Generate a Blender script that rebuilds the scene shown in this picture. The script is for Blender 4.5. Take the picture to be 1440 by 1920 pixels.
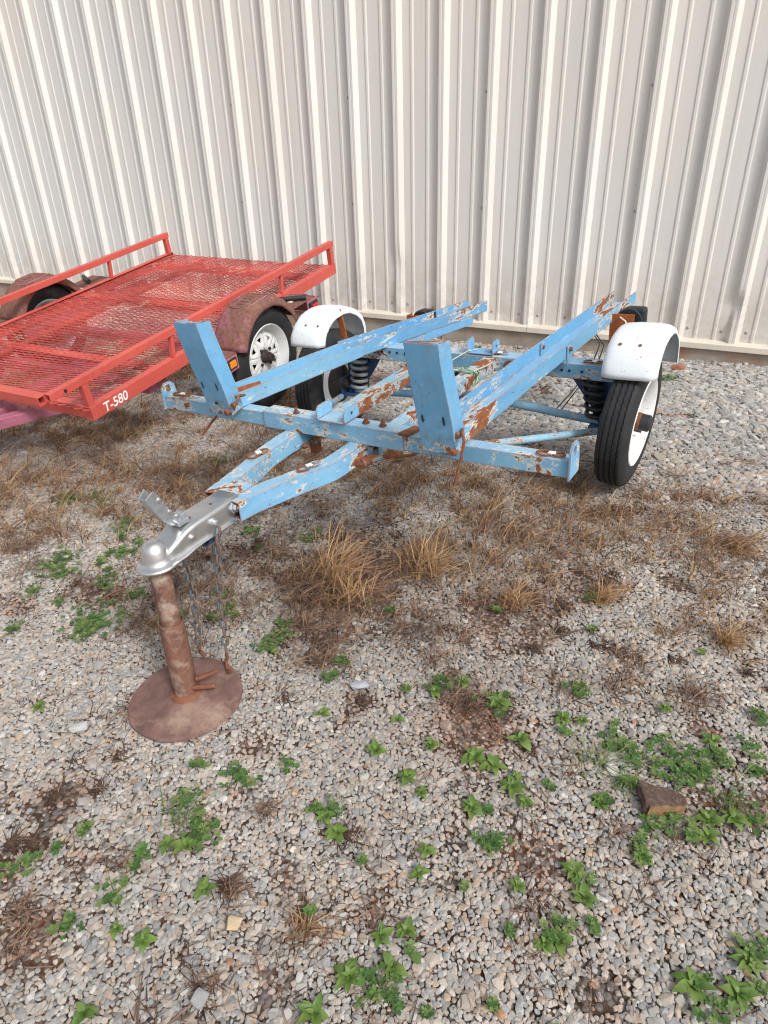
import bpy, bmesh, math, random
import numpy as np
from mathutils import Vector, Matrix, noise as mnoise
random.seed(7); rng = np.random.default_rng(7)
SC = bpy.context.scene
for o in list(bpy.data.objects): bpy.data.objects.remove(o)
COL = SC.collection
rad = math.radians
# ---------------------------------------------------------------- camera, world, sun
CAMM = Matrix(((0.89483897, 0.19662966, -0.40074929), (0.44553178, -0.44902317, 0.77451896), (-0.02765232, -0.8716163, -0.48940819)))
cd = bpy.data.cameras.new("camera"); cam = bpy.data.objects.new("camera", cd); COL.objects.link(cam)
rot = Matrix((( CAMM[0][0], -CAMM[0][1], -CAMM[0][2]), (CAMM[1][0], -CAMM[1][1], -CAMM[1][2]), (CAMM[2][0], -CAMM[2][1], -CAMM[2][2])))
cam.matrix_world = Matrix.Translation((0, 0, 1.27)) @ rot.to_4x4()
cd.sensor_fit = 'VERTICAL'; cd.sensor_height = 36; cd.sensor_width = 27; cd.lens = 1292 / 1920 * 36
cd.clip_start = .02; cd.clip_end = 500
SC.camera = cam
W = bpy.data.worlds.new("World"); SC.world = W; W.use_nodes = True
nt = W.node_tree; nt.nodes.clear()
SUN_AZ, SUN_EL = rad(118), rad(46)
sky = nt.nodes.new("ShaderNodeTexSky"); sky.sky_type = 'NISHITA'; sky.sun_disc = False
sky.sun_elevation = SUN_EL; sky.sun_rotation = SUN_AZ; sky.dust_density = 4.0; sky.air_density = 1.0
hs = nt.nodes.new("ShaderNodeHueSaturation"); hs.inputs['Saturation'].default_value = .28
bg = nt.nodes.new("ShaderNodeBackground"); bg.inputs['Strength'].default_value = .132
wo = nt.nodes.new("ShaderNodeOutputWorld")
nt.links.new(sky.outputs[0], hs.inputs['Color']); nt.links.new(hs.outputs[0], bg.inputs[0]); nt.links.new(bg.outputs[0], wo.inputs[0])
sd = bpy.data.lights.new("sun", 'SUN'); sun = bpy.data.objects.new("sun", sd); COL.objects.link(sun)
sd.energy = 1.7; sd.angle = rad(12); sd.color = (1, .97, .93)
sv = Vector((math.sin(SUN_AZ) * math.cos(SUN_EL), math.cos(SUN_AZ) * math.cos(SUN_EL), math.sin(SUN_EL)))
sun.rotation_euler = sv.to_track_quat('Z', 'Y').to_euler(); sun.location = sv * 20
SC.view_settings.view_transform = 'Standard'; SC.view_settings.look = 'None'
SC.view_settings.exposure = 0.40; SC.view_settings.gamma = 1; SC.view_settings.use_curve_mapping = False
SC.render.engine = 'CYCLES'; SC.cycles.use_denoising = True; SC.cycles.denoiser = 'OPENIMAGEDENOISE'; SC.cycles.denoising_input_passes = 'RGB_ALBEDO_NORMAL'; SC.cycles.denoising_prefilter = 'ACCURATE'; SC.cycles.pixel_filter_type = 'BLACKMAN_HARRIS'; SC.cycles.filter_width = 1.15

# ---------------------------------------------------------------- helpers
class NT:
    def __init__(s, name):
        s.mat = bpy.data.materials.new(name); s.mat.use_nodes = True; s.t = s.mat.node_tree; s.t.nodes.clear()
        s.out = s.n('ShaderNodeOutputMaterial'); s.b = s.n('ShaderNodeBsdfPrincipled'); s.l(s.b.outputs[0], s.out.inputs[0])
        s.tc = s.n('ShaderNodeTexCoord'); s.co = s.tc.outputs['Object']
    def n(s, k): return s.t.nodes.new(k)
    def l(s, a, b): s.t.links.new(a, b)
    def setv(s, sock, v):
        if hasattr(v, 'is_output') or isinstance(v, bpy.types.NodeSocket): s.l(v, sock)
        else: sock.default_value = (*v, 1) if isinstance(v, tuple) and len(v) == 3 and sock.type == 'RGBA' else v
    def noise(s, scale, detail=5, rough=.6, co=None, off=0, dist=0):
        mp = s.n('ShaderNodeMapping'); s.l(co or s.co, mp.inputs[0]); mp.inputs['Location'].default_value = (off, off * 1.7, off * .6)
        k = s.n('ShaderNodeTexNoise'); s.l(mp.outputs[0], k.inputs['Vector']); k.inputs['Scale'].default_value = scale
        k.inputs['Detail'].default_value = detail; k.inputs['Roughness'].default_value = rough; k.inputs['Distortion'].default_value = dist
        return k.outputs[0]
    def vor(s, scale, feature='F1', out='Distance', co=None):
        k = s.n('ShaderNodeTexVoronoi'); k.feature = feature; k.inputs['Scale'].default_value = scale; s.l(co or s.co, k.inputs['Vector']); return k.outputs[out]
    def ramp(s, v, a, b, c0=0., c1=1.):
        k = s.n('ShaderNodeMapRange'); s.setv(k.inputs['Value'], v); k.inputs['From Min'].default_value = a; k.inputs['From Max'].default_value = b
        k.inputs['To Min'].default_value = c0; k.inputs['To Max'].default_value = c1; return k.outputs[0]
    def m(s, op, a, b=0.):
        k = s.n('ShaderNodeMath'); k.operation = op; s.setv(k.inputs[0], a); s.setv(k.inputs[1], b); return k.outputs[0]
    def mix(s, f, a, b, bt='MIX'):
        k = s.n('ShaderNodeMix'); k.data_type = 'RGBA'; k.blend_type = bt; s.setv(k.inputs[0], f); s.setv(k.inputs[6], a); s.setv(k.inputs[7], b); return k.outputs[2]
    def cr(s, v, stops):
        k = s.n('ShaderNodeValToRGB'); s.l(v, k.inputs[0]); e = k.color_ramp.elements
        while len(e) < len(stops): e.new(.5)
        for i, (p, c) in enumerate(stops): e[i].position = p; e[i].color = (*c, 1)
        return k.outputs[0]
    def bump(s, h, st=.3, d=.002):
        k = s.n('ShaderNodeBump'); s.l(h, k.inputs['Height']); k.inputs['Strength'].default_value = st; k.inputs['Distance'].default_value = d
        s.l(k.outputs[0], s.b.inputs['Normal'])
    def fin(s, col, rough=.6, metal=0., spec=.5):
        s.setv(s.b.inputs['Base Color'], col); s.setv(s.b.inputs['Roughness'], rough); s.setv(s.b.inputs['Metallic'], metal)
        s.b.inputs['Specular IOR Level'].default_value = spec; return s.mat
    def edge(s, r=.006):
        k = s.n('ShaderNodeBevel'); k.samples = 3; k.inputs['Radius'].default_value = r
        g = s.n('ShaderNodeNewGeometry'); d = s.n('ShaderNodeVectorMath'); d.operation = 'DOT_PRODUCT'
        s.l(k.outputs[0], d.inputs[0]); s.l(g.outputs['True Normal'], d.inputs[1]); return s.ramp(d.outputs['Value'], .995, .85)

SPOTS = [(-.74, .02, 0, .09), (.72, .02, -.01, .13), (.43, -.06, .0, .09), (-.43, -.06, .0, .08), (-.13, .42, -.05, .17), (-.13, .70, -.05, .1), (.13, .88, -.05, .10), (.13, .30, -.06, .12), (.43, .12, .01, .15), (.40, 1.72, -.03, .22), (-.40, 1.72, -.10, .20), (-.43, .95, -.02, .08), (-.09, -.44, -.045, .07), (.02, -.46, -.045, .08), (.065, -.20, -.055, .07), (-.155, -.19, -.055, .06), (.05, -.30, -.115, .09), (.28, .0, 0, .06), (-.045, .02, .03, .045), (.15, .06, -.115, .15), (-.19, .0, 0, .07), (.45, .62, -.02, .10), (.56, .95, -.06, .07), (.16, .96, -.05, .06)]
RUST1, RUST2 = (.13, .045, .022), (.33, .115, .038)
def paint(name, base, rust=.62, primer=.58, edge=.12, off=0., rough=.5, pc=(.62, .6, .52), base2=None, rcol=(RUST1, RUST2), sc=7., soft=.02, top=0., fade=.35, grime=.5, top_pale=0., low=0., stretch=None, spots=0.):
    s = NT(name)
    if stretch:
        mp0 = s.n('ShaderNodeMapping'); s.l(s.co, mp0.inputs[0]); mp0.inputs['Scale'].default_value = stretch; s.co = mp0.outputs[0]
    a = s.noise(sc, 7, .68, off=off); b = s.noise(sc * 7, 5, .7, off=off + 3); c = s.noise(2.6, 3, .5, off=off + 9)
    v = s.m('ADD', s.m('MULTIPLY', a, .6), s.m('MULTIPLY', b, .4))
    if edge: v = s.m('ADD', v, s.m('MULTIPLY', s.edge(), edge))
    if top:
        g = s.n('ShaderNodeNewGeometry'); sp = s.n('ShaderNodeSeparateXYZ'); s.l(g.outputs['Normal'], sp.inputs[0])
        v = s.m('ADD', v, s.m('MULTIPLY', s.m('MAXIMUM', sp.outputs[2], 0.), top))
    col = s.mix(s.ramp(c, .35, .65), base, base2 or tuple(x * .8 for x in base))
    col = s.mix(s.m('MULTIPLY', s.ramp(s.noise(30, 6, .7, off=off + 20), .45, .75), fade), col, tuple(min(1, x * .75 + .22) for x in base))
    if spots:
        acc = None
        for (px_, py_, pz_, pr_) in SPOTS:
            dd_ = s.n('ShaderNodeVectorMath'); dd_.operation = 'DISTANCE'; s.l(s.tc.outputs['Object'], dd_.inputs[0]); dd_.inputs[1].default_value = (px_, py_, pz_)
            q_ = s.ramp(dd_.outputs['Value'], pr_ * 1.25, pr_ * .15); acc = q_ if acc is None else s.m('MAXIMUM', acc, q_)
        v = s.m('ADD', v, s.m('MULTIPLY', acc, spots * .8))
    if top_pale:  # mixes a pale grey-blue into upward faces, broken up by noise
        gg = s.n('ShaderNodeNewGeometry'); sp_ = s.n('ShaderNodeSeparateXYZ'); s.l(gg.outputs['Normal'], sp_.inputs[0]); dn_ = s.m('MULTIPLY', s.ramp(sp_.outputs[2], .5, .95), top_pale)
        col = s.mix(s.m('MULTIPLY', dn_, s.ramp(s.noise(11, 6, .7, off=off + 44), .25, .6)), col, (.40, .52, .60))
    if low:
        lz = s.n('ShaderNodeSeparateXYZ'); s.l(s.tc.outputs['Object'], lz.inputs[0]); lw_ = s.ramp(lz.outputs[2], .085, .0); v = s.m('ADD', v, s.m('MULTIPLY', lw_, low))
        col = s.mix(s.m('MULTIPLY', lw_, s.ramp(b, .4, .6)), col, (.16, .15, .06))
    pm = s.ramp(v, primer, primer + soft); col = s.mix(s.m('MULTIPLY', pm, s.ramp(s.noise(60, 4, .7, off=off + 5), .38, .5)), col, pc)
    rm = s.ramp(v, rust, rust + soft); rc = s.mix(s.ramp(s.noise(55, 6, .7, off=off + 1), .35, .65), rcol[0], rcol[1])
    col = s.mix(rm, col, rc)
    sp = s.ramp(s.noise(120, 3, .6, off=off + 11), .66, .70); col = s.mix(s.m('MULTIPLY', sp, .75), col, rcol[0])
    st = s.ramp(s.noise(18, 6, .75, off=off + 31), .52, .8); col = s.mix(s.m('MULTIPLY', st, grime), col, (.22, .19, .13))
    h = s.m('SUBTRACT', s.m('MULTIPLY', s.noise(200, 3, .6), .3), s.m('MULTIPLY', rm, .5)); s.bump(h, .5, .0015)
    s.fin(col, s.ramp(rm, 0, 1, rough, .9)); return s.mat

def simple(name, col, rough=.6, metal=0., var=.25, sc=20, bump=.2, spec=.5, dirt=None, dl=.6):
    s = NT(name); f = s.ramp(s.noise(sc, 5, .65), .3, .7)
    c = s.mix(f, tuple(x * (1 - var) for x in col), tuple(min(1, x * (1 + var * .6)) for x in col))
    if dirt: c = s.mix(s.ramp(s.noise(sc * .4, 7, .7, off=4), dl, dl + .15), c, dirt)
    if bump: s.bump(s.noise(sc * 6, 4, .6), bump, .001)
    return s.fin(c, rough, metal, spec)

BLUE = (.215, .45, .63)
M = {}
M['blue'] = paint('worn_blue_paint', BLUE, .60, .555, .19, 0, base2=(.14, .36, .58), top_pale=.6, stretch=(.5, 1, 1), spots=.085)
M['bluechan'] = paint('worn_blue_paint_long_streaks', (.145, .38, .60), .585, .55, .18, 17, base2=(.11, .31, .54), top_pale=.45, sc=6, stretch=(1.3, .28, 1), spots=.10)
M['bluechan2'] = paint('pale_blue_paint_long_streaks', BLUE, .59, .555, .20, 27, base2=(.14, .36, .58), top_pale=.4, sc=6, stretch=(1.3, .28, 1), spots=.09)
M['bluemid'] = paint('worn_blue_paint_patchy', BLUE, .575, .54, .17, 7, base2=(.12, .33, .57), top_pale=.5, sc=5, stretch=(1, .5, 1), spots=.09)
M['blue2'] = paint('worn_blue_paint_rusty', BLUE, .575, .54, .16, 13, base2=(.13, .35, .58), top_pale=.5, sc=5.5, spots=.07)
M['blueclean'] = paint('blue_paint_clean', (.14, .38, .63), .625, .60, .16, 25, base2=(.13, .35, .57), low=.13, top_pale=.3)
M['blueplain'] = paint('blue_paint_plain', (.14, .38, .63), .61, .585, .16, 37, base2=(.115, .33, .58))
M['blueshaded'] = paint('blue_paint_shaded', (.022, .07, .19), .60, .585, .06, 31, pc=(.2, .3, .4))  # darkened blue: the shadow behind the springs is put into the colour
M['rusty'] = paint('rusted_through_blue', BLUE, .51, .485, .16, 41, pc=(.55, .5, .4), stretch=(1, .4, 1), sc=6, spots=.05)
M['rust'] = simple('rust', (.20, .075, .04), .9, 0, .45, 45, .5, dirt=(.34, .2, .13), dl=.55)
M['rustplate'] = simple('rust_orange', (.36, .10, .025), .85, 0, .4, 60, .4, dirt=(.15, .05, .03), dl=.55)
M['rustpost'] = simple('rust_post', (.17, .078, .052), .8, 0, .5, 26, .5, dirt=(.36, .29, .23), dl=.50)
M['rustdisc'] = simple('rust_disc', (.18, .10, .085), .85, 0, .45, 16, .5, dirt=(.33, .23, .17), dl=.5)
M['zinc'] = simple('zinc_steel', (.68, .68, .68), .34, .92, .12, 9, .08, dirt=(.42, .42, .42), dl=.6)
M['zincdark'] = simple('zinc_dull', (.52, .55, .58), .42, .8, .25, 60, .2)
M['chain'] = simple('chain_blue_grey', (.08, .13, .16), .8, .2, .5, 90, .3, dirt=(.17, .10, .07), dl=.42)
M['tyre'] = simple('tyre_rubber', (.018, .019, .021), .7, 0, .5, 14, .3, dirt=(.06, .054, .048), dl=.56)
M['springgrey'] = simple('spring_grey', (.30, .34, .36), .6, .2, .4, 60, .3, dirt=(.16, .09, .05), dl=.5)
M['hub'] = simple('hub_grease', (.045, .035, .03), .7, .3, .5, 50, .4, dirt=(.14, .07, .04), dl=.55)
M['black'] = simple('black_plastic', (.022, .025, .03), .5, 0, .3, 30, .1)
M['rimwhite'] = paint('white_rim_paint', (.78, .79, .79), .66, .655, .10, 50, rough=.4, pc=(.6, .55, .45), fade=.1, base2=(.7, .7, .7), grime=.15)
M['fender'] = paint('white_fender_paint', (.72, .77, .80), .675, .67, .05, 60, rough=.4, pc=(.6, .6, .55), fade=.1, base2=(.72, .77, .80), grime=.12)
M['red'] = paint('red_paint', (.58, .095, .070), .67, .665, .05, 70, rough=.5, pc=(.5, .2, .15), base2=(.50, .075, .058), fade=.15, grime=.15, rcol=((.12, .02, .015), (.2, .03, .02)))
M['redmesh'] = paint('red_mesh_paint', (.52, .078, .060), .60, .56, 0, 80, rough=.6, pc=(.55, .28, .22), base2=(.30, .035, .03), fade=.3, sc=3., rcol=((.25, .05, .03), (.35, .1, .05)))
M['purple'] = paint('faded_purple_paint', (.42, .13, .21), .50, .49, .10, 90, rough=.65, pc=(.4, .2, .2), base2=(.36, .10, .16), rcol=((.17, .06, .05), (.27, .11, .06)), sc=5, soft=.12, fade=.3)
M['purplefender'] = paint('rusty_purple_fender', (.34, .105, .16), .345, .46, .0, 95, rough=.6, pc=(.4, .2, .2), base2=(.30, .09, .13), rcol=((.13, .05, .055), (.23, .11, .065)), sc=5, soft=.14, fade=.2)
M['whitetext'] = simple('white_lettering', (.85, .84, .82), .5, 0, .05, 30, 0)
M['lensred'] = simple('red_lens', (.65, .02, .03), .25, 0, .1, 30, .1)
M['amber'] = simple('amber_lens', (.85, .28, .02), .3, 0, .1, 30, .1)
M['wiregreen'] = simple('green_wire', (.06, .28, .16), .5, 0, .2, 60, 0)
M['wirewhite'] = simple('white_wire', (.62, .62, .52), .5, 0, .2, 60, 0)
M['lip'] = simple('wood_bark', (.25, .15, .07), .9, 0, .5, 60, .5)

def fin_mesh(me, smooth=None):
    if smooth is not None:
        me.shade_smooth(); me.set_sharp_from_angle(angle=rad(smooth))
    me.update()
class MB:
    def __init__(s): s.v = []; s.f = []
    def add(s, v, f):
        k = len(s.v); s.v += [tuple(x) for x in v]; s.f += [tuple(i + k for i in q) for q in f]; return s
    def box(s, c, d, R=None):
        x, y, z = (q / 2 for q in d); P = [(a * x, b * y, e * z) for e in (-1, 1) for b in (-1, 1) for a in (-1, 1)]
        if R is not None: P = [tuple(R @ Vector(p)) for p in P]
        P = [(p[0] + c[0], p[1] + c[1], p[2] + c[2]) for p in P]
        return s.add(P, [(0, 2, 3, 1), (4, 5, 7, 6), (0, 1, 5, 4), (2, 6, 7, 3), (0, 4, 6, 2), (1, 3, 7, 5)])
    def sweep(s, sec, path, up=(0, 0, 1), closed=True, caps=True, loop=False, scales=None):
        P = [Vector(p) for p in path]; n = len(P); m = len(sec); vs = []; up = Vector(up)
        for i, p in enumerate(P):
            if loop: t = P[(i + 1) % n] - P[i - 1]
            else: t = (P[min(i + 1, n - 1)] - P[max(i - 1, 0)])
            t.normalize(); a = t.cross(up)
            if a.length < 1e-4: a = t.cross(Vector((1, 0, 0)))
            a.normalize(); b = a.cross(t); k = scales[i] if scales else 1
            vs += [p + a * (q[0] * k) + b * (q[1] * k) for q in sec]
        fs = []; nn = n if loop else n - 1; mm = m if closed else m - 1
        for i in range(nn):
            for j in range(mm):
                i2 = (i + 1) % n; j2 = (j + 1) % m; fs.append((i * m + j, i * m + j2, i2 * m + j2, i2 * m + j))
        if caps and closed and not loop: fs += [tuple(range(m))[::-1], tuple((n - 1) * m + j for j in range(m))]
        return s.add(vs, fs)
    def beam(s, a, b, w, h, up=(0, 0, 1)):
        return s.sweep([(-w / 2, -h / 2), (w / 2, -h / 2), (w / 2, h / 2), (-w / 2, h / 2)], [a, b], up)
    def tube(s, path, r, n=10, loop=False, up=(0, 0, 1), scales=None):
        return s.sweep([(r * math.cos(k * 2 * math.pi / n), r * math.sin(k * 2 * math.pi / n)) for k in range(n)], path, up, loop=loop, scales=scales)
    def lathe(s, prof, c=(0, 0, 0), axis='x', n=32, R=None, cap=False, wob=None):
        vs = []
        for k in range(n):
            a = 2 * math.pi * k / n
            for ax, r in prof:
                dx = wob(k, ax, r) if wob else 0
                p = {'x': (ax + dx, r * math.cos(a), r * math.sin(a)), 'z': (r * math.cos(a), r * math.sin(a), ax), 'y': (r * math.sin(a), ax, r * math.cos(a))}[axis]
                if R is not None: p = R @ Vector(p)
                vs.append((p[0] + c[0], p[1] + c[1], p[2] + c[2]))
        m = len(prof); fs = [(k * m + j, k * m + j + 1, ((k + 1) % n) * m + j + 1, ((k + 1) % n) * m + j) for k in range(n) for j in range(m - 1)]
        if cap: fs += [tuple(k * m + m - 1 for k in range(n)), tuple(k * m for k in range(n))[::-1]]
        return s.add(vs, fs)
    def plate(s, pts, t, ax=0):     # polygon in 2-D with thickness along axis ax, pts (u,v) = remaining axes; extruded from pos
        pass
    def poly(s, P, d):              # 3-D polygon P extruded by vector d
        n = len(P); d = Vector(d); V = [Vector(p) for p in P]; V2 = [p + d for p in V]
        return s.add(V + V2, [tuple(range(n))[::-1], tuple(range(n, 2 * n))] + [(i, (i + 1) % n, n + (i + 1) % n, n + i) for i in range(n)])
    def build(s, name, mat, parent=None, bevel=0., smooth=None, solid=0., label=None, cat=None, group=None, kind=None, seg=2):
        me = bpy.data.meshes.new(name); me.from_pydata([tuple(v) for v in s.v], [], s.f); me.materials.append(mat)
        bm = bmesh.new(); bm.from_mesh(me); bmesh.ops.recalc_face_normals(bm, faces=bm.faces); bm.to_mesh(me); bm.free()
        o = bpy.data.objects.new(name, me); COL.objects.link(o)
        if parent: o.parent = parent
        if solid: md = o.modifiers.new('s', 'SOLIDIFY'); md.thickness = solid; md.offset = 0
        if bevel:
            md = o.modifiers.new('b', 'BEVEL'); md.width = bevel; md.segments = seg; md.limit_method = 'ANGLE'; md.angle_limit = rad(40)
            md.harden_normals = False
        fin_mesh(me, smooth); tag(o, label, cat, group, kind); return o
def tag(o, label=None, cat=None, group=None, kind=None):
    for k, v in (('label', label), ('category', cat), ('group', group), ('kind', kind)):
        if v: o[k] = v
    return o
def empty(name, mat=None, parent=None, label=None, cat=None, group=None):
    o = bpy.data.objects.new(name, None); COL.objects.link(o); o.empty_display_size = .1
    if mat is not None: o.matrix_world = mat
    if parent: o.parent = parent
    return tag(o, label, cat, group)
def circ(r, n=12): return [(r * math.cos(2 * math.pi * k / n), r * math.sin(2 * math.pi * k / n)) for k in range(n)]

# ---------------------------------------------------------------- ground
CP = np.array([(-1.17, 1.02, -.118), (0, .6, -.10), (1, 1.5, -.05), (-.28, 2.6, .018), (-1.7, 2.6, -.078), (-2.2, 2.9, -.045), (.22, 4.46, 0), (-.8, 4.46, -.02), (-1.7, 4.46, -.06), (-4, 4.4, -.06), (-3, 1.5, -.09), (1.4, 3, .02), (0, 1.6, -.05), (-1.6, 0, -.12), (-6, 3.5, -.08), (0, -1.5, -.12)])
def g(x, y, s=.7):
    x = np.asarray(x, float); y = np.asarray(y, float); n = 0.; d = 0.
    for a, b, c in CP:
        w = np.exp(-((x - a) ** 2 + (y - b) ** 2) / (2 * s * s)) + 1e-6; n = n + w * c; d = d + w
    return n / d
SOIL = [(-0.368, 1.198, 70), (-0.423, 1.271, 50), (-1.45, 1.646, 50), (-1.05, 1.731, 110), (-0.875, 0.943, 30), (-0.416, 0.703, 40), (-1.009, 1.354, 50), (0.222, 1.287, 70), (-0.461, 1.653, 90), (-1.027, 0.525, 40), (-1.203, 0.623, 60), (-0.153, 0.921, 60), (-0.331, 0.922, 40), (-0.604, 0.679, 40), (-1.02, 0.356, 60), (-0.29, 1.894, 60), (-0.894, 0.7, 50), (0.028, 0.721, 40), (-0.306, 0.827, 30), (-0.828, 0.792, 40)]
def vnoise(x, y, f, seed=0):   # smooth value noise
    x = np.asarray(x) * f + 100.3 + seed * 17.1; y = np.asarray(y) * f + 57.7 + seed * 9.3
    xi = np.floor(x).astype(int); yi = np.floor(y).astype(int); u = x - xi; v = y - yi; u = u * u * (3 - 2 * u); v = v * v * (3 - 2 * v)
    def h(i, j): return np.modf(np.abs(np.sin(i * 127.1 + j * 311.7 + seed * 74.7) * 43758.5453))[0]
    return (h(xi, yi) * (1 - u) + h(xi + 1, yi) * u) * (1 - v) + (h(xi, yi + 1) * (1 - u) + h(xi + 1, yi + 1) * u) * v
def fbm(x, y, f, seed=0): return (vnoise(x, y, f, seed) + .5 * vnoise(x, y, f * 2.1, seed + 1) + .25 * vnoise(x, y, f * 4.3, seed + 2)) / 1.75
def soil(x, y):                # 0..1 where bare earth shows between the stones
    v = np.zeros_like(np.asarray(x, float))
    for a, b, r in SOIL:
        R = r * math.hypot(a, b, 1.3) / 1292 * 1.0; v = np.maximum(v, np.exp(-((x - a) ** 2 + (y - b) ** 2) / (R * R)))
    w = np.clip(v * 1.3 * np.clip(.25 + 2.4 * (fbm(x, y, 11, 3) - .38), 0, 1), 0, 1)
    red = np.exp(-((x + .385) / .085) ** 2 - ((y - 1.225) / .085) ** 2) + .8 * np.exp(-((x + 1.40) / .07) ** 2 - ((y - 1.66) / .07) ** 2); w = np.maximum(w, np.clip(red * 1.7 * (.45 + fbm(x, y, 14, 5)) - .25, 0, .95))
    extra = np.clip((fbm(x, y, 6, 9) - .69) * 9, 0, 1)
    return np.clip(np.maximum(w, extra), 0, 1)
xs = np.concatenate(([-60, -30, -16, -10], np.arange(-7, 3.01, .05), [5, 9, 16, 30, 60])); ys = np.concatenate(([-50, -20, -9, -4], np.arange(-1.5, 4.61, .05), [6, 10, 30, 60]))
X, Y = np.meshgrid(xs, ys); Z = g(np.clip(X, -6, 2), np.clip(Y, -1.5, 4.5)) + (fbm(X, Y, 5, 1) - .5) * .014 - .004
nx, ny = len(xs), len(ys)
v = np.stack([X.ravel(), Y.ravel(), Z.ravel()], 1)
idx = np.arange(nx * ny).reshape(ny, nx); f = np.stack([idx[:-1, :-1], idx[:-1, 1:], idx[1:, 1:], idx[1:, :-1]], -1).reshape(-1, 4)
me = bpy.data.meshes.new("ground"); me.from_pydata(v.tolist(), [], f.tolist())
CMI = np.array(CAMM.transposed())
def inview(x, y, z, mx=.20):
    P = np.stack([x, y, z - 1.27], 1) @ CMI.T; P[:, 2] = np.where(np.abs(P[:, 2]) < 1e-3, 1e-3, P[:, 2]); u = P[:, 0] / P[:, 2] * 1292 / 1440 + .5; w = P[:, 1] / P[:, 2] * 1292 / 1920 + .5
    return (P[:, 2] > .1) & (u > -mx) & (u < 1 + mx) & (w > -mx) & (w < 1 + mx)
out_ = 1. - inview(X.ravel(), Y.ravel(), Z.ravel(), .19).astype(float)
at = me.attributes.new('plain', 'FLOAT', 'POINT'); at.data.foreach_set('value', out_.astype(np.float32))
s = NT('gravelly_earth')
wc = s.n('ShaderNodeTexVoronoi'); wc.inputs['Scale'].default_value = 75; s.l(s.co, wc.inputs['Vector'])
stone = s.cr(s.n('ShaderNodeSeparateColor').outputs[0], [(0, (.3, .3, .3)), (1, (.4, .4, .4))]); sepc = s.n('ShaderNodeSeparateColor'); s.l(wc.outputs['Color'], sepc.inputs[0])
stone = s.cr(sepc.outputs[0], [(0, (.30, .29, .28)), (.35, (.36, .32, .27)), (.65, (.30, .31, .33)), (1, (.42, .39, .35))])
earth = s.mix(s.ramp(s.noise(7, 6, .7), .4, .6), (.040, .027, .019), (.13, .052, .026))
earth = s.mix(s.ramp(s.noise(50, 6, .7), .4, .7), earth, (.085, .062, .045))
far = s.n('ShaderNodeSeparateXYZ'); s.l(s.co, far.inputs[0])
mk = s.ramp(wc.outputs['Distance'], .45, .62)
dn = s.m('MULTIPLY', s.ramp(far.outputs[1], 5., 8.), 1.)
col = s.mix(s.m('MULTIPLY', s.m('SUBTRACT', 1., mk), s.ramp(s.m('ABSOLUTE', far.outputs[0]), 1.5, 2.5, .35, 1)), earth, stone)
oa = s.n('ShaderNodeAttribute'); oa.attribute_name = 'plain'; ve = s.n('ShaderNodeTexVoronoi'); ve.feature = 'DISTANCE_TO_EDGE'; ve.inputs['Scale'].default_value = 75; s.l(s.co, ve.inputs['Vector'])
gr = s.mix(s.ramp(ve.outputs['Distance'], .02, .10), (.06, .045, .035), s.mix(.55, stone, (.44, .41, .375)))
col = s.mix(s.ramp(oa.outputs['Fac'], .2, .8), col, gr)
s.bump(s.m('ADD', s.m('MULTIPLY', wc.outputs['Distance'], -1.), s.noise(90, 5, .6)), .8, .006)
me.materials.append(s.fin(col, .95, 0, .2)); me.shade_smooth()
go = bpy.data.objects.new("ground", me); COL.objects.link(go); tag(go, kind='structure')

# gravel: real stones, instanced
s = NT('gravel_stone')
def iat(s, nm):
    k = s.n('ShaderNodeAttribute'); k.attribute_type = 'INSTANCER'; k.attribute_name = nm; return k
tone = iat(s, 'tone').outputs['Fac']; stain = iat(s, 'stain').outputs['Fac']; val = iat(s, 'val').outputs['Fac']
col = s.cr(tone, [(0, (.31, .315, .315)), (.16, (.42, .40, .375)), (.36, (.445, .39, .34)), (.48, (.36, .35, .335)), (.62, (.46, .40, .34)), (.76, (.42, .345, .285)), (.85, (.52, .50, .47)), (.945, (.46, .34, .24)), (.978, (.40, .22, .13)), (.988, (.08, .08, .085))])
s.t.nodes[-1].color_ramp.interpolation = 'CONSTANT'
vv = s.n('ShaderNodeCombineColor'); [s.l(val, vv.inputs[i]) for i in range(3)]
col = s.mix(1., col, vv.outputs[0], 'MULTIPLY')
col = s.mix(s.ramp(s.noise(3.5, 5, .7), .4, .75, 0, .25), col, (.32, .27, .22))
col = s.mix(s.m('MULTIPLY', stain, s.ramp(s.noise(2.2, 4, .6, off=5), .3, .6)), col, (.33, .13, .06))
s.bump(s.noise(9, 5, .7), .25, .03)
MST = s.fin(col, .85, 0, .3)
lib = bpy.data.collections.new("stone_shapes")
def stone_mesh(seed, n=26, flat=.62, el=.8):
    r = random.Random(seed); bm = bmesh.new()
    for i in range(n):
        d = Vector((r.gauss(0, 1), r.gauss(0, 1), r.gauss(0, 1))).normalized()
        p = Vector((math.copysign(abs(d.x) ** .75, d.x), math.copysign(abs(d.y) ** .75, d.y) * el, math.copysign(abs(d.z) ** .75, d.z) * flat)) * r.uniform(.44, .53)
        bm.verts.new(p)
    res = bmesh.ops.convex_hull(bm, input=bm.verts)
    bmesh.ops.delete(bm, geom=[e for e in set(res['geom_interior'] + res['geom_unused']) if isinstance(e, bmesh.types.BMVert)], context='VERTS')
    me = bpy.data.meshes.new("stone"); bm.to_mesh(me); bm.free(); me.materials.append(MST); return me
for k in range(14):
    o = bpy.data.objects.new("stone_shape", stone_mesh(k, 18 + k % 5 * 4, .42 + .14 * (k % 3) / 2, .68 + .3 * (k % 4) / 3)); lib.objects.link(o)
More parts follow.
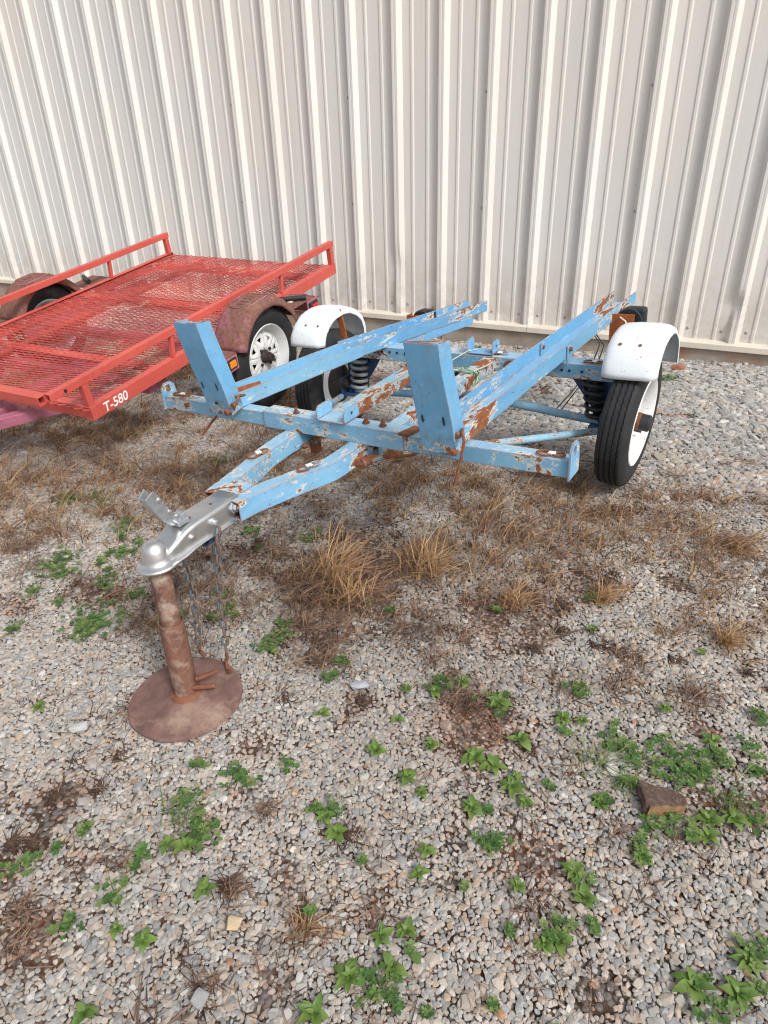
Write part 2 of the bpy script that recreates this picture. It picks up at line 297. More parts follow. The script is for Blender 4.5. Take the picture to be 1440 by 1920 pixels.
def gravel(name, x0, x1, y0, y1, pitch, size, sig, seed, keep=1., lift=0., ramp=None):
    r = np.random.default_rng(seed); gx, gy = np.meshgrid(np.arange(x0, x1, pitch), np.arange(y0, y1, pitch * .87)); gx[1::2] += pitch / 2
    x = gx.ravel() + r.uniform(-1, 1, gx.size) * pitch * .30; y = gy.ravel() + r.uniform(-1, 1, gx.size) * pitch * .30
    so = soil(x, y); p = keep * (1 - .72 * so)
    # worn, thinner gravel in a band under and around the trailers
    z = g(x, y) + (fbm(x, y, 5, 1) - .5) * .014
    k = (r.random(x.size) < p) & inview(x, y, z) & (y < 4.44)
    if ramp is not None: k &= ramp(x, y, r)
    x, y, z, so = x[k], y[k], z[k], so[k]; n = x.size
    s = size * np.exp(r.normal(0, sig, n)) * (1 - .25 * so); s = np.clip(s, size * .45, size * 2.6)
    z = z + lift + r.normal(0, .0010, n) + s * .02 - so * .004
    scl = np.stack([s * r.uniform(.85, 1.25, n), s * r.uniform(.85, 1.15, n), s * r.uniform(.7, 1.1, n)], 1)
    rt = np.stack([r.normal(0, .16, n), r.normal(0, .16, n), r.uniform(0, 6.28, n)], 1)
    tone = np.mod(r.random(n) * .985 + 0 * x, 1)
    warm = fbm(x, y, 1.3, 21)   # slow drift between grey and tan gravel
    sw = r.random(n) < np.clip((warm - .35) * 2.2, 0, .75); grey = (y > 3.0) & (r.random(n) < .75)
    tone = np.where(sw & (r.random(n) < .45), r.uniform(.34, .5, n), tone); tone = np.where(grey, r.choice([.05, .2, .55, .88, .2, .55], n), tone)
    val = r.uniform(.76, 1.10, n) * (.74 + .42 * fbm(x, y, 1.6, 77)); redz = np.exp(-((x + .385) / .11) ** 2 - ((y - 1.225) / .11) ** 2); stain = np.clip(np.clip(so * 1.3 - .2, 0, .8) * r.uniform(.1, 1, n) + redz * r.uniform(.1, .8, n), 0, .9)
    me = bpy.data.meshes.new(name); me.from_pydata(np.stack([x, y, z], 1).tolist(), [], [])
    for nm, a, ty in (('scl', scl, 'FLOAT_VECTOR'), ('rt', rt, 'FLOAT_VECTOR'), ('tone', tone, 'FLOAT'), ('val', val, 'FLOAT'), ('stain', stain, 'FLOAT'), ('pick', r.integers(0, 14, n), 'INT')):
        t = me.attributes.new(nm, ty, 'POINT'); t.data.foreach_set('vector' if ty == 'FLOAT_VECTOR' else 'value', a.astype(np.int32 if ty == 'INT' else np.float32).ravel())
    o = bpy.data.objects.new(name, me); COL.objects.link(o); tag(o, kind='stuff')
    md = o.modifiers.new('stones', 'NODES'); md.node_group = GNT; print(name, n); return o
GNT = bpy.data.node_groups.new('scatter_stones', 'GeometryNodeTree')
GNT.interface.new_socket('Geometry', in_out='INPUT', socket_type='NodeSocketGeometry'); GNT.interface.new_socket('Geometry', in_out='OUTPUT', socket_type='NodeSocketGeometry')
gi = GNT.nodes.new('NodeGroupInput'); gout = GNT.nodes.new('NodeGroupOutput'); ip = GNT.nodes.new('GeometryNodeInstanceOnPoints'); ci = GNT.nodes.new('GeometryNodeCollectionInfo')
ci.inputs['Collection'].default_value = lib; ci.inputs['Separate Children'].default_value = True; ci.inputs['Reset Children'].default_value = True
def na(nm, ty):
    k = GNT.nodes.new('GeometryNodeInputNamedAttribute'); k.data_type = ty; k.inputs[0].default_value = nm; return k.outputs[0]
GNT.links.new(gi.outputs[0], ip.inputs['Points']); GNT.links.new(ci.outputs[0], ip.inputs['Instance']); ip.inputs['Pick Instance'].default_value = True
GNT.links.new(na('pick', 'INT'), ip.inputs['Instance Index']); GNT.links.new(na('scl', 'FLOAT_VECTOR'), ip.inputs['Scale'])
e2r = GNT.nodes.new('FunctionNodeEulerToRotation'); GNT.links.new(na('rt', 'FLOAT_VECTOR'), e2r.inputs[0]); GNT.links.new(e2r.outputs[0], ip.inputs['Rotation']); GNT.links.new(ip.outputs[0], gout.inputs[0])
gravel("gravel", -5.2, 2.3, -.2, 2.7, .0103, .0133, .21, 1)
gravel("gravel", -7.2, 3.2, 2.7, 4.46, .018, .027, .28, 2)
gravel("gravel", -4.6, 2.2, .1, 2.9, .055, .022, .20, 3, .40, .003)
gravel("gravel", -5, 3., 3.2, 4.45, .05, .038, .25, 4, .5, .004)
gravel("gravel", -4.6, 2.2, .0, 3.2, .0135, .0085, .25, 5, .3, .002)
# ---------------------------------------------------------------- steel wall
D = 4.457; X0 = -.602; RP = .3047
s = NT('cream_siding_paint')
f1 = s.noise(1.1, 4, .6, off=2); col = s.mix(s.ramp(f1, .35, .65), (.71, .67, .62), (.67, .66, .64))
mp = s.n('ShaderNodeMapping'); s.l(s.co, mp.inputs[0]); mp.inputs['Scale'].default_value = (1, 1, .04)
col = s.mix(s.m('MULTIPLY', s.ramp(s.noise(9, 5, .7, co=mp.outputs[0]), .45, .8), .4), col, (.54, .51, .47))
col = s.mix(s.m('MULTIPLY', s.ramp(s.noise(260, 2, .6), .62, .72), .18), col, (.40, .37, .33))
sx = s.n('ShaderNodeSeparateXYZ'); s.l(s.co, sx.inputs[0])
col = s.mix(s.m('MULTIPLY', s.ramp(sx.outputs[2], .55, .1), s.ramp(s.noise(9, 7, .8), .38, .7, 0, .8)), col, (.40, .32, .25))
s.bump(s.m('ADD', s.m('MULTIPLY', s.noise(330, 2, .5), .35), s.m('MULTIPLY', s.noise(2.5, 3, .5), 2.)), .35, .0016)
MSID = s.fin(col, .5, 0, .4)
MTRIM = simple('cream_trim', (.64, .59, .50), .5, 0, .1, 6, .1, dirt=(.45, .38, .3), dl=.6)
s = NT('foundation_concrete'); col = s.mix(s.ramp(s.noise(9, 7, .7), .35, .7), (.36, .32, .27), (.24, .19, .15)); col = s.mix(s.ramp(s.noise(3, 5, .7, off=8), .5, .65), col, (.33, .18, .11)); s.bump(s.noise(60, 6, .7), .5, .004)
MCON = s.fin(col, .95)
MSCR = simple('screw_head', (.36, .34, .31), .45, .3, .2, 60, 0)
wall = empty('metal_wall', Matrix.Translation((0, D, 0)), label='cream ribbed metal wall of the building behind both trailers', cat='wall')
def prof(dx):          # outward relief of the sheet, dx from nearest high rib centre
    a = abs(dx)
    if a < .016: return .032 - (.0012 if abs(a) < .0035 else 0)
    if a < .040: return .032 * (.040 - a) / .024
    for c in (.1016, .2031):
        q = abs(a - c) if a < .16 else 9
        if q < .006: return .0048
        if q < .013: return .0048 * (.013 - q) / .007
    return 0.
brk = [0, .003, .0042, .016, .040, .0886, .0956, .1076, .1146, .1524]
offs = sorted(set([-b for b in brk] + brk))
ZT, ZB = 3.6, .108
DENT = [(-2.115, .42, .05, .11, .016), (-2.08, .25, .05, .09, .012), (-.012, .33, .04, .05, .022), (-.03, .27, .05, .05, .014), (-.455, .59, .02, .03, .006)]
for k in range(-15, 8):
    xa = X0 + 3 * k * RP; px = []
    for j in range(4):
        for o_ in offs:
            x = j * RP + o_
            if -.041 <= x <= 3 * RP + .012: px.append((round(x, 5), prof(o_) + (.0016 if j == 0 else 0) * (1 if abs(o_) < .041 else 0)))
    px = sorted(dict(px).items()); near = -3.2 < xa < 1.
    zs = [ZB] + list(np.arange(.14, 1.0, .03 if near else .2)) + list(np.arange(1.0, ZT, .4)) + [ZT]
    vs = []; m = len(px)
    for z in zs:
        for x, d in px:
            wx = xa + x; dd = d + .0012 * math.sin(wx * 5 + z * 2.1) * math.sin(z * 3 + k)
            for (cx, cz, rx, rz, am) in DENT:
                dd -= am * math.exp(-((wx - cx) / rx) ** 2 - ((z - cz) / rz) ** 2) * (.4 + 2 * max(d, 0) / .032) * .5
            vs.append((wx, -dd, z))
    b = MB(); b.add(vs, [(i * m + j, i * m + j + 1, (i + 1) * m + j + 1, (i + 1) * m + j) for i in range(len(zs) - 1) for j in range(m - 1)])
    b.build('siding_panel', MSID, wall, solid=.0008)
    sb = MB()
    for z in (.808, 1.421, 2.037, 2.65, 3.26):
        sb.lathe([(0, .0001), (-.0045, .003), (-.0035, .007), (0, .009)], (xa - .026, -.022, z + random.uniform(-.006, .006)), 'y', 8)
    for j in range(3):
        for dx in (-.062, .062):
            sb.lathe([(0, .0001), (-.005, .0035), (-.003, .007), (0, .0095)], (xa + j * RP + dx + random.uniform(-.006, .006), -.001, .172 + random.uniform(-.008, .008)), 'y', 8)
    o = sb.build('screw', MSCR, wall, smooth=50, kind='stuff')
for i, (xa, xb) in enumerate([(-17, -7.3), (-7.297, -4.25), (-4.247, -1.2), (-1.197, 1.85), (1.853, 8)]):
    b = MB(); b.sweep([(.0, .034), (-.045, .026), (-.052, .020), (-.052, -.012), (-.046, -.012), (-.046, .016), (-.0, .024)], [(xb, 0, .082), (xa, 0, .082)]); b.build('base_trim', MTRIM, wall, bevel=.0015)
b = MB(); b.box((-3, .15, -.12), (30, .36, .384)); b.build('foundation', MCON, wall)
b = MB(); [b.box((x, -.0302, -.03), (.006, .002, .2)) for x in (-4.5, -1.8, 1.4)]; b.build('foundation_joint', M['black'], wall)
b = MB(); b.box((-3, .02, 1.9), (30, .01, 3.5)); b.box((-3, .1, 3.66), (30, .5, .1)); b.build('inner_sheathing', MTRIM, wall)

# ---------------------------------------------------------------- blue trailer
TB = Vector((-1.1051, 1.7796, .4340))
RB = Matrix(((0.993170691783032, 0.10154297287727884, -0.0574543439824879), (-0.10361305332739076, 0.9940271011449104, -0.03427035701041605), (0.053631261064691634, 0.03998933418663416, 0.9977597611589277)))
TM = Matrix.Translation(TB) @ RB.to_4x4()
bt = empty('motorcycle_trailer', TM, label='rusty light blue two-rail motorcycle trailer with white fenders in the middle', cat='trailer')
bl = M['blue']; b2 = M['blue2']
def ring_sec(w, h, t): return None
def hollow(a, c, w, h, t=.004, up=(0, 0, 1)):
    b = MB(); b.sweep([(-w / 2, -h / 2), (w / 2, -h / 2), (w / 2, h / 2), (-w / 2, h / 2)], [a, c], up, caps=False)
    b.sweep([(-w / 2 + t, -h / 2 + t), (w / 2 - t, -h / 2 + t), (w / 2 - t, h / 2 - t), (-w / 2 + t, h / 2 - t)], [a, c], up, caps=False)
    for e in (0, 1):
        o = e * 4; 
        for j in range(4): j2 = (j + 1) % 4; b.f.append((o + j, o + j2, 8 + o + j2, 8 + o + j))
    return b
hollow((-.790, .026, -.026), (-.24, .026, -.026), .050, .050).build('front_crossbar', bl, bt, bevel=.004)
hollow((.24, .026, -.030), (.790, .026, -.026), .050, .050).build('front_crossbar', M['blue2'], bt, bevel=.004)
hollow((-.290, .028, -.024), (.275, .028, -.026), .062, .060).build('crossbar_sleeve', bl, bt, bevel=.004)
for sx, w in ((-1, 0), (1, 0)):    # clipped end brackets with a hole
    P = [(-.014, -.052), (.062, -.052), (.066, -.01), (.060, .030), (.044, .046), (.012, .046), (-.006, .026)]
    bm = bmesh.new(); vs = [bm.verts.new((sx * .794, p[0], p[1])) for p in P]; bm.faces.new(vs)
    b = MB(); cx, cy = .028, .022; hole = [(cx + .009 * math.cos(a * math.pi / 6), cy + .013 * math.sin(a * math.pi / 6)) for a in range(12)]; bm.free()
    outer = [(cx + .001 + math.cos(a * math.pi / 6) * 1., cy + math.sin(a * math.pi / 6) * 1.) for a in range(12)]
    def clip(dx, dy):
        t = 9.
        n = len(P)
        for i in range(n):
            (ax, ay), (bx_, by_) = P[i], P[(i + 1) % n]; ex, ey = bx_ - ax, by_ - ay; den = dx * ey - dy * ex
            if abs(den) < 1e-9: continue
            q = ((ax - cx) * ey - (ay - cy) * ex) / den; w_ = ((ax - cx) * dy - (ay - cy) * dx) / den
            if q > 0 and -1e-6 <= w_ <= 1 + 1e-6: t = min(t, q)
        return cx + dx * t, cy + dy * t
    angs = sorted([a * math.pi / 12 for a in range(24)] + [math.atan2(p[1] - cy, p[0] - cx) % (2 * math.pi) for p in P]); A = []
    for a in angs:
        if not A or a - A[-1] > 1e-3: A.append(a)
    V = []; n = len(A)
    for xx in (sx * .792, sx * .797):
        for a in A: q = clip(math.cos(a), math.sin(a)); V.append((xx, q[0], q[1]))
        for a in A: V.append((xx, cx + .010 * math.cos(a), cy + .014 * math.sin(a)))
    F = []
    for i in range(n):
        j = (i + 1) % n; F += [(i, j, n + j, n + i), (2 * n + i, 2 * n + j, 3 * n + j, 3 * n + i), (i, j, 2 * n + j, 2 * n + i), (n + i, n + j, 3 * n + j, 3 * n + i)]
    b.add(V, F); b.build('end_bracket', b2 if sx > 0 else bl, bt)
def tie_ring(x, y, z, az=0., tilt=0., s=1.):
    R = Matrix.Rotation(az, 3, 'Z') @ Matrix.Rotation(tilt, 3, 'X')
    for c_, rr in ((-.020, 1.), (.019, .8)):
        P = [R @ Vector((c_ + .021 * rr * math.cos(t * math.pi / 8), .014 * rr * math.sin(t * math.pi / 8), .004)) * s + Vector((x, y, z)) for t in range(16)]
        MB().tube(P, .0034, 8, loop=True).build('tie_down_ring', M['rust'] if c_ < 0 else M['rusty'], bt, smooth=60)
    b = MB(); b.box((x, y, z + .005), (.020, .016, .008), R); b.build('ring_clip', M['rimwhite'], bt, bevel=.002)
tie_ring(-.722, .030, .001, .1); tie_ring(.735, .022, .001, .05); tie_ring(.16, .965, -.052, 0.); tie_ring(.560, .952, -.052, .0)
# tongue: two bent box tubes
zt = lambda y: -.052 - .026 - (.008 if y < -.4 else 0)
def tongue(pts, mat):
    b = MB(); P = []
    for i in range(len(pts) - 1):
        for k in range(5): t = k / 5; P.append(Vector(pts[i]).lerp(Vector(pts[i + 1]), t))
    P.append(Vector(pts[-1]))
    for _ in range(1): P = [P[0]] + [(P[i - 1] + P[i] * 2 + P[i + 1]) / 4 for i in range(1, len(P) - 1)] + [P[-1]]
    w, h, t = .056, .058, .004; n = len(P)
    for q in (0, t): b.sweep([(-w / 2 + q, -h / 2 + q), (w / 2 - q, -h / 2 + q), (w / 2 - q, h / 2 - q), (-w / 2 + q, h / 2 - q)], P, caps=False)
    for e in (0, n - 1):
        for j in range(4): j2 = (j + 1) % 4; b.f.append((e * 4 + j, e * 4 + j2, n * 4 + e * 4 + j2, n * 4 + e * 4 + j))
    o = b.build('tongue_tube', mat, bt, bevel=.003)
    b = MB(); t = .0046; b.sweep([(-w / 2 + t, -h / 2 + t), (w / 2 - t, -h / 2 + t), (w / 2 - t, h / 2 - t), (-w / 2 + t, h / 2 - t)], [P[0].lerp(P[1], .1), P[1], P[2], P[3]], caps=False); b.build('tube_inside', M['rust'], o); return o
tongue([(-.094, -.462, -.072), (-.106, -.385, -.074), (-.138, -.255, -.082), (-.172, -.150, -.088), (-.174, -.04, -.083), (-.160, .16, -.083)], M['bluemid'])
tongue([(.000, -.478, -.072), (.010, -.405, -.074), (.040, -.275, -.083), (.086, -.135, -.088), (.096, -.03, -.083), (.097, .16, -.083)], M['bluemid'])
b = MB(); b.poly([(-.088, -.448, -.0455), (-.012, -.462, -.0455), (-.004, -.405, -.0455), (-.010, -.372, -.047), (-.088, -.362, -.047)], (0, 0, .004)); b.build('tongue_gusset', M['blue2'], bt, bevel=.0015)
tie_ring(-.155, -.19, -.053, 1.35, .1); tie_ring(.062, -.205, -.052, 1.25, .1)
for x, y in ((-.135, .0), (.118, -.05)):
    b = MB(); b.lathe([(0, .001), (0, .011), (.010, .011), (.010, .006), (.020, .005), (.022, .001)], (x + .005, y, -.10), 'x', 6); b.build('bolt', M['rust'], bt)
# centre rails
for sx in (-1, 1):
    x = sx * .131
    hollow((x - .0, .03, -.079), (x, .955, -.082), .056, .048).build('center_rail', M['rusty'] if sx < 0 else M['blue2'], bt, bevel=.004)
# rear crossbar
b = MB(); yR, zR = .929, -.055
b.sweep([(-.04, 0), (.04, 0), (.04, -.06), (.036, -.06), (.036, -.004), (-.036, -.004), (-.036, -.06), (-.04, -.06)], [(.66, yR + .04, zR), (-.66, yR + .04, zR)]); b.build('rear_crossbar', bl, bt, bevel=.003)
b = MB()
for x in (-.56, -.40, -.36, -.32, -.28, -.245, .08, .25, .30, .44, .47, .52): b.lathe([(-.0012, .006), (0, .0001)], (x, yR - .0015, zR - .028 + (.008 if x < 0 else 0)), 'y', 10)
b.build('bolt_hole', M['black'], bt, kind='stuff')
b = MB(); b.lathe([(0, .004), (-.012, .006), (-.012, .012), (-.006, .020), (-.006, .028), (0, .028)], (.222, yR - .002, zR - .035), 'y', 16); b.build('pulley_washer', M['rust'], bt, smooth=40)
# U brackets
def ubracket(x, y, z, w, l, h, mat, az=0):
    b = MB(); c, s_ = math.cos(az), math.sin(az)
    def T(p): return (x + p[0] * c - p[1] * s_, y + p[0] * s_ + p[1] * c, z + p[2])
    b.poly([T(p) for p in ((-w / 2, -l / 2, 0), (w / 2, -l / 2, 0), (w / 2, l / 2, 0), (-w / 2, l / 2, 0))], (0, 0, .004))
    for sx in (-1, 1):
        b.poly([T((sx * w / 2 - .002, p[0], p[1])) for p in ((-l / 2, .0041), (-l / 2, h * .75), (-l / 2 + .012, h), (l / 2 - .012, h), (l / 2, h * .75), (l / 2, .0041))], (c * .004, s_ * .004, 0))
    o = b.build('wheel_bracket', mat, bt, bevel=.0015)
    for sx in (-1, 1):
        b = MB(); b.lathe([(0, .0001), (0, .005)], T((sx * w / 2 + (.0033 if sx > 0 else -.0033), 0, h * .55)), 'x', 10); b.build('bracket_hole', M['black'], o)
ubracket(.012, .028, .008, .108, .085, .048, bl); ubracket(.085, .965, -.050, .115, .07, .055, M['blueplain'])
for x, y in ((-.157, .02), (.120, .03), (.185, .028)):
    b = MB(); b.lathe([(.006, .001), (.006, .013), (.008, .013), (.008, .0085), (.016, .0085), (.016, .0045), (.026, .0045), (.027, .001)], (x, y, 0), 'z', 6 if x < 0 else 8); b.build('bolt', M['rust'], bt)
b = MB(); b.poly([(.262, -.008, .0), (.292, -.01, .0), (.31, .055, .0), (.28, .06, .0)], (0, 0, .008)); b.build('weld_tab', M['rust'], bt)
# carrier channels (U, open upward)
def channel(path, w, hw, t, mat, mat2=None):
    sec = [(-w / 2, hw), (-w / 2, 0), (w / 2, 0), (w / 2, hw), (w / 2 - t, hw), (w / 2 - t, t), (-w / 2 + t, t), (-w / 2 + t, hw)]
    b = MB(); P = []
    for i in range(len(path) - 1):
        for k in range(6): P.append(Vector(path[i]).lerp(Vector(path[i + 1]), k / 6))
    P.append(Vector(path[-1]))
    vs = []; n = len(P)
    b.sweep(sec, P); return b
channel([(.430, -.035, .004), (.418, .6, -.014), (.403, 1.905, -.062)], .110, .058, .004, None).build('wheel_channel', M['bluechan'], bt, bevel=.0015, seg=1)
channel([(-.447, -.03, .004), (-.432, .75, -.042)], .108, .056, .004, None).build('wheel_channel', M['bluechan2'], bt, bevel=.0015, seg=1)
channel([(-.436, .72, -.036), (-.404, 1.93, -.143)], .114, .058, .004, None).build('wheel_channel', M['bluechan'], bt, bevel=.0015, seg=1)
channel([(-.425, .95, -.098), (-.385, 1.74, -.165)], .085, .040, .004, None).build('lower_channel', M['blueplain'], bt, bevel=.0015, seg=1)
# rust panels inside the front of the right channel
b = MB(); b.poly([(.386, .0, .0085), (.474, .0, .0085), (.470, .16, .004), (.455, .27, .0005), (.43, .18, .003), (.384, .12, .005)], (0, 0, .0008)); b.build('rust_scale', M['rustplate'], bt)
b = MB(); b.poly([(-.493, .0, .0125), (-.493, .20, .004), (-.493, .27, .012), (-.493, .0, .044)], (.0008, 0, 0)); b.build('rust_scale', M['rustplate'], bt)
# front stop plates
def stop_plate(x, y, z, lp, tp, w, side, mat):
    b = MB(); t = .004; fl = .062
    sec = [(-w / 2, -fl), (-w / 2, 0), (w / 2, 0), (w / 2, -fl), (w / 2 - t, -fl), (w / 2 - t, -t), (-w / 2 + t, -t), (-w / 2 + t, -fl)]
    up = Vector((0, -math.cos(tp), -math.sin(tp)))
    ax = Vector((0, -math.sin(tp), math.cos(tp)))
    P0 = Vector((x, y, z)) - ax * .01
    n = 9; vs = []
    for i in range(n):
        tt = i / (n - 1)
        for (a, q) in sec:
            dq = 0
            ex = 0
            if i == n - 1 and abs(q) > .03: ex = -.018     # corner of the flange is cut back at the top
            p = P0 + ax * ((lp + .01) * tt + ex) + Vector((1, 0, 0)) * (a * (1 + .03 * math.sin(tt * 5 + x))) + up * (q + .003 * math.sin(tt * 6 + a * 60))
            vs.append(p)
    m = 8; b.add(vs, [(i * m + j, i * m + (j + 1) % m, (i + 1) * m + (j + 1) % m, (i + 1) * m + j) for i in range(n - 1) for j in range(m)] + [tuple(range(m)), tuple((n - 1) * m + j for j in range(m))])
    o = b.build('stop_plate', mat, bt, bevel=.003)
    hb = MB(); hr = MB()
    def disc(bb, a, tt, rx, ry):
        c = P0 + ax * (lp * tt) + Vector((a, 0, 0)) + up * .0012
        bb.poly([c + Vector((1, 0, 0)) * (rx * math.cos(k * math.pi / 6)) + ax * (ry * math.sin(k * math.pi / 6)) for k in range(12)], up * .0006)
    disc(hb, -w * .32, .34, .0035, .014); hb.build('slot_hole', M['black'], o); hb = MB(); disc(hb, w * .30, .34, .0035, .016)
    disc(hr, .0, .14, .008, .006) if side < 0 else disc(hr, -.0, .84, .009, .007)
    hb.build('slot_hole', M['black'], o); hr.build('rust_hole', M['rust'] if side > 0 else M['black'], o)
    return o
stop_plate(-.437, -.058, .004, .335, .200, .108, -1, M['blueclean'])
stop_plate(.431, -.062, .0, .335, .185, .107, 1, M['blueclean'])
# retaining pins (bent rod)
for P in ([(.487, -.02, .058), (.505, -.055, .064), (.520, -.075, .050), (.512, -.085, -.01), (.494, -.095, -.085)], [(-.372, -.01, .058), (-.366, -.03, .052), (-.388, -.045, .01), (-.395, -.05, -.005)], [(-.528, .004, -.046), (-.545, -.02, -.07), (-.570, -.05, -.108)]):
    MB().tube(P, .0045, 8).build('hitch_pin', M['rust'], bt, smooth=50)
b = MB(); b.tube([(-.40, -.03, .055), (-.365, -.02, .058), (-.345, -.015, .062)], .005, 8); b.build('hitch_pin', M['rust'], bt, smooth=50)
for x, y, z in ((-.378, -.075, .018), (-.36, -.055, .04), (.492, -.05, .055), (.486, -.075, .012)):
    b = MB(); b.lathe([(-.014, .001), (-.014, .009), (-.006, .011), (-.004, .006), (.008, .006), (.009, .001)], (x, y, z), 'y', 8); b.build('bolt', M['rust'], bt)
P = [(.368 + .014 * math.cos(t * .7), -.004, -.022 + .017 * math.sin(t * .7)) for t in range(1, 8)]
MB().tube(P, .0025, 6, up=(0, 1, 0)).build('wire_loop', M['black'], bt, smooth=50)
# channel clips over the rear crossbar
for x in (.47, .365):
    b = MB(); b.box((x + .004, .90, -.010), (.005, .035, .075)); o = b.build('channel_clip', bl, bt, bevel=.001)
    b = MB(); b.lathe([(0, .001), (0, .008), (.012, .008), (.012, .001)], (x + .006 if x > .4 else x - .0, .90, .012), 'x', 6); b.build('bolt', M['rust'], o)
# swing arms
HR, HL = Vector((.718, .900, -.243)), Vector((-.698, .925, -.252))
MB().tube([(-.36, .975, -.235), (-.1, .97, -.240), (.62, .955, -.292)], .017, 14).build('swing_arm', M['blueshaded'] if False else M['blue2'], bt, smooth=50)
MB().tube([(.36, .985, -.275), (.1, .985, -.265), (-.62, .955, -.292)], .017, 14).build('swing_arm', M['blue2'], bt, smooth=50)
MB().tube([(.115, -.01, -.110), (.155, .06, -.115), (.37, .33, -.160), (.63, .90, -.300)], .014, 12, scales=[1.2, 1, 1, 1]).build('radius_arm', M['rusty'], bt, smooth=50)
b = MB(); b.lathe([(-.018, .001), (-.018, .020), (.014, .022), (.014, .001)], (.120, -.012, -.112), 'y', 16); b.build('pivot_end', M['rust'], bt, smooth=40)
MB().tube([(-.175, .06, -.130), (-.40, .38, -.18), (-.63, .88, -.300)], .014, 12).build('radius_arm', M['blue2'], bt, smooth=50)
b = MB(); b.box((-.13, .06, -.125), (.03, .03, .05)); b.build('pivot_lug', M['rust'], bt, bevel=.004)
def wheel_side(sx, H, camber, toe):
    # spindle plates, spring, wheel with tyre and rim
    b = MB(); b.poly([(sx * .44, .995, -.108), (sx * .655, .995, -.105), (sx * .655, .995, -.27), (sx * .60, .995, -.33)], (0, .006, 0)); b.build('strut_plate', M['blueshaded'], bt, bevel=.002)
    b = MB(); b.box((sx * .605, .95, -.30), (.09, .09, .012)); b.box((sx * .640, .945, -.27), (.012, .09, .10)); b.build('spring_seat', M['blueshaded'], bt, bevel=.003)
    P = [(sx * .555 + (sx * .022) * t / 88 + .036 * math.cos(t * 2 * math.pi / 16), .960 + .036 * math.sin(t * 2 * math.pi / 16), -.112 - .175 * t / 88) for t in range(89)]
    MB().tube(P, .0088, 8).build('coil_spring', M['black'] if sx > 0 else M['springgrey'], bt, smooth=60)
    b = MB(); b.tube([(sx * .565, .96, -.10), (sx * .575, .96, -.30)], .012, 8); b.build('damper_rod', M['black'], bt, smooth=60)
    b = MB(); b.tube([(sx * .60, .955, -.285), (H.x - sx * .09, H.y + .01, H.z)], .02, 10); b.build('spindle', M['blueshaded'], bt, smooth=50)
    Rw = Matrix.Rotation(toe, 3, 'Z') @ Matrix.Rotation(camber, 3, 'Y')
    if sx < 0: Rw = Rw @ Matrix.Rotation(math.pi, 3, 'Z')
    wh = empty('wheel', None, bt); wh.location = H; wh.rotation_euler = Rw.to_euler()
    r = .255; pr = [(-.044, .160), (-.051, .172), (-.057, .195), (-.056, .218), (-.051, .238), (-.046, .248), (-.042, r - .002)]
    for c_ in (-.030, -.010, .010, .030): pr += [(c_ - .0034, r), (c_ - .0022, r - .005), (c_ + .0022, r - .005), (c_ + .0034, r)]
    pr += [(.042, r - .002), (.046, .248), (.051, .238), (.056, .218), (.057, .195), (.051, .172), (.044, .160)]
    wob = lambda k, ax, rr: (.0016 if k % 2 else -.0016) if rr > .245 and abs(ax) < .04 else 0
    MB().lathe(pr, n=128, wob=wob).build('tyre', M['tyre'], wh, smooth=32)
    rp = [(.053, .171), (.056, .168), (.054, .162), (.050, .159), (.044, .150), (.020, .142), (-.016, .136), (-.030, .126), (-.034, .08), (-.028, .045), (-.028, .030)]
    ri = [(-.024, .030), (-.024, .046), (-.030, .08), (-.027, .122), (-.034, .141), (-.046, .150), (-.052, .160), (-.057, .168), (-.060, .171)]
    MB().lathe(rp, n=64).build('rim', M['rimwhite'], wh, smooth=40); MB().lathe(ri, n=64).build('rim_inner', M['rimwhite'], wh, smooth=40)
    if sx > 0:
        hb = MB().lathe([(-.03, .036), (-.01, .037), (.044, .035), (.046, .032)], n=24, cap=True).build('hub', M['rust'], wh, smooth=40)
        MB().lathe([(.044, .029), (.047, .033), (.076, .032), (.082, .025), (.083, .001)], n=24).build('hub_cap', M['black'], hb, smooth=40)
        MB().tube([(.0, .082, -.075), (.038, .086, -.079)], .0055, 8).build('valve_stem', M['black'], wh, smooth=50)
    else:
        MB().lathe([(.0, .02), (.03, .034), (.05, .033), (.052, .01)], n=24).build('hub', M['hub'], wh, smooth=40)
        MB().lathe([(-.008, .030), (-.014, .098), (-.030, .100), (-.036, .090), (-.044, .050), (-.060, .030), (-.064, .028), (-.088, .022), (-.090, .001)], n=32).build('brake_drum', M['hub'], wh, smooth=40)
        MB().lathe([(-.016, .132), (-.018, .100), (-.018, .09)], n=32).build('drum_backing', M['zincdark'], wh, smooth=40)
    for k in range(4):
        a = k * math.pi / 2 + .5; MB().lathe([(-.040, .001), (-.040, .011), (-.020, .011), (-.018, .006), (-.016, .001)], (.0, .058 * math.cos(a), .058 * math.sin(a)), 'x', 6).build('lug_nut', M['rust'], wh)
wheel_side(1, HR, rad(5), rad(0)); wheel_side(-1, HL, rad(-3), rad(2))
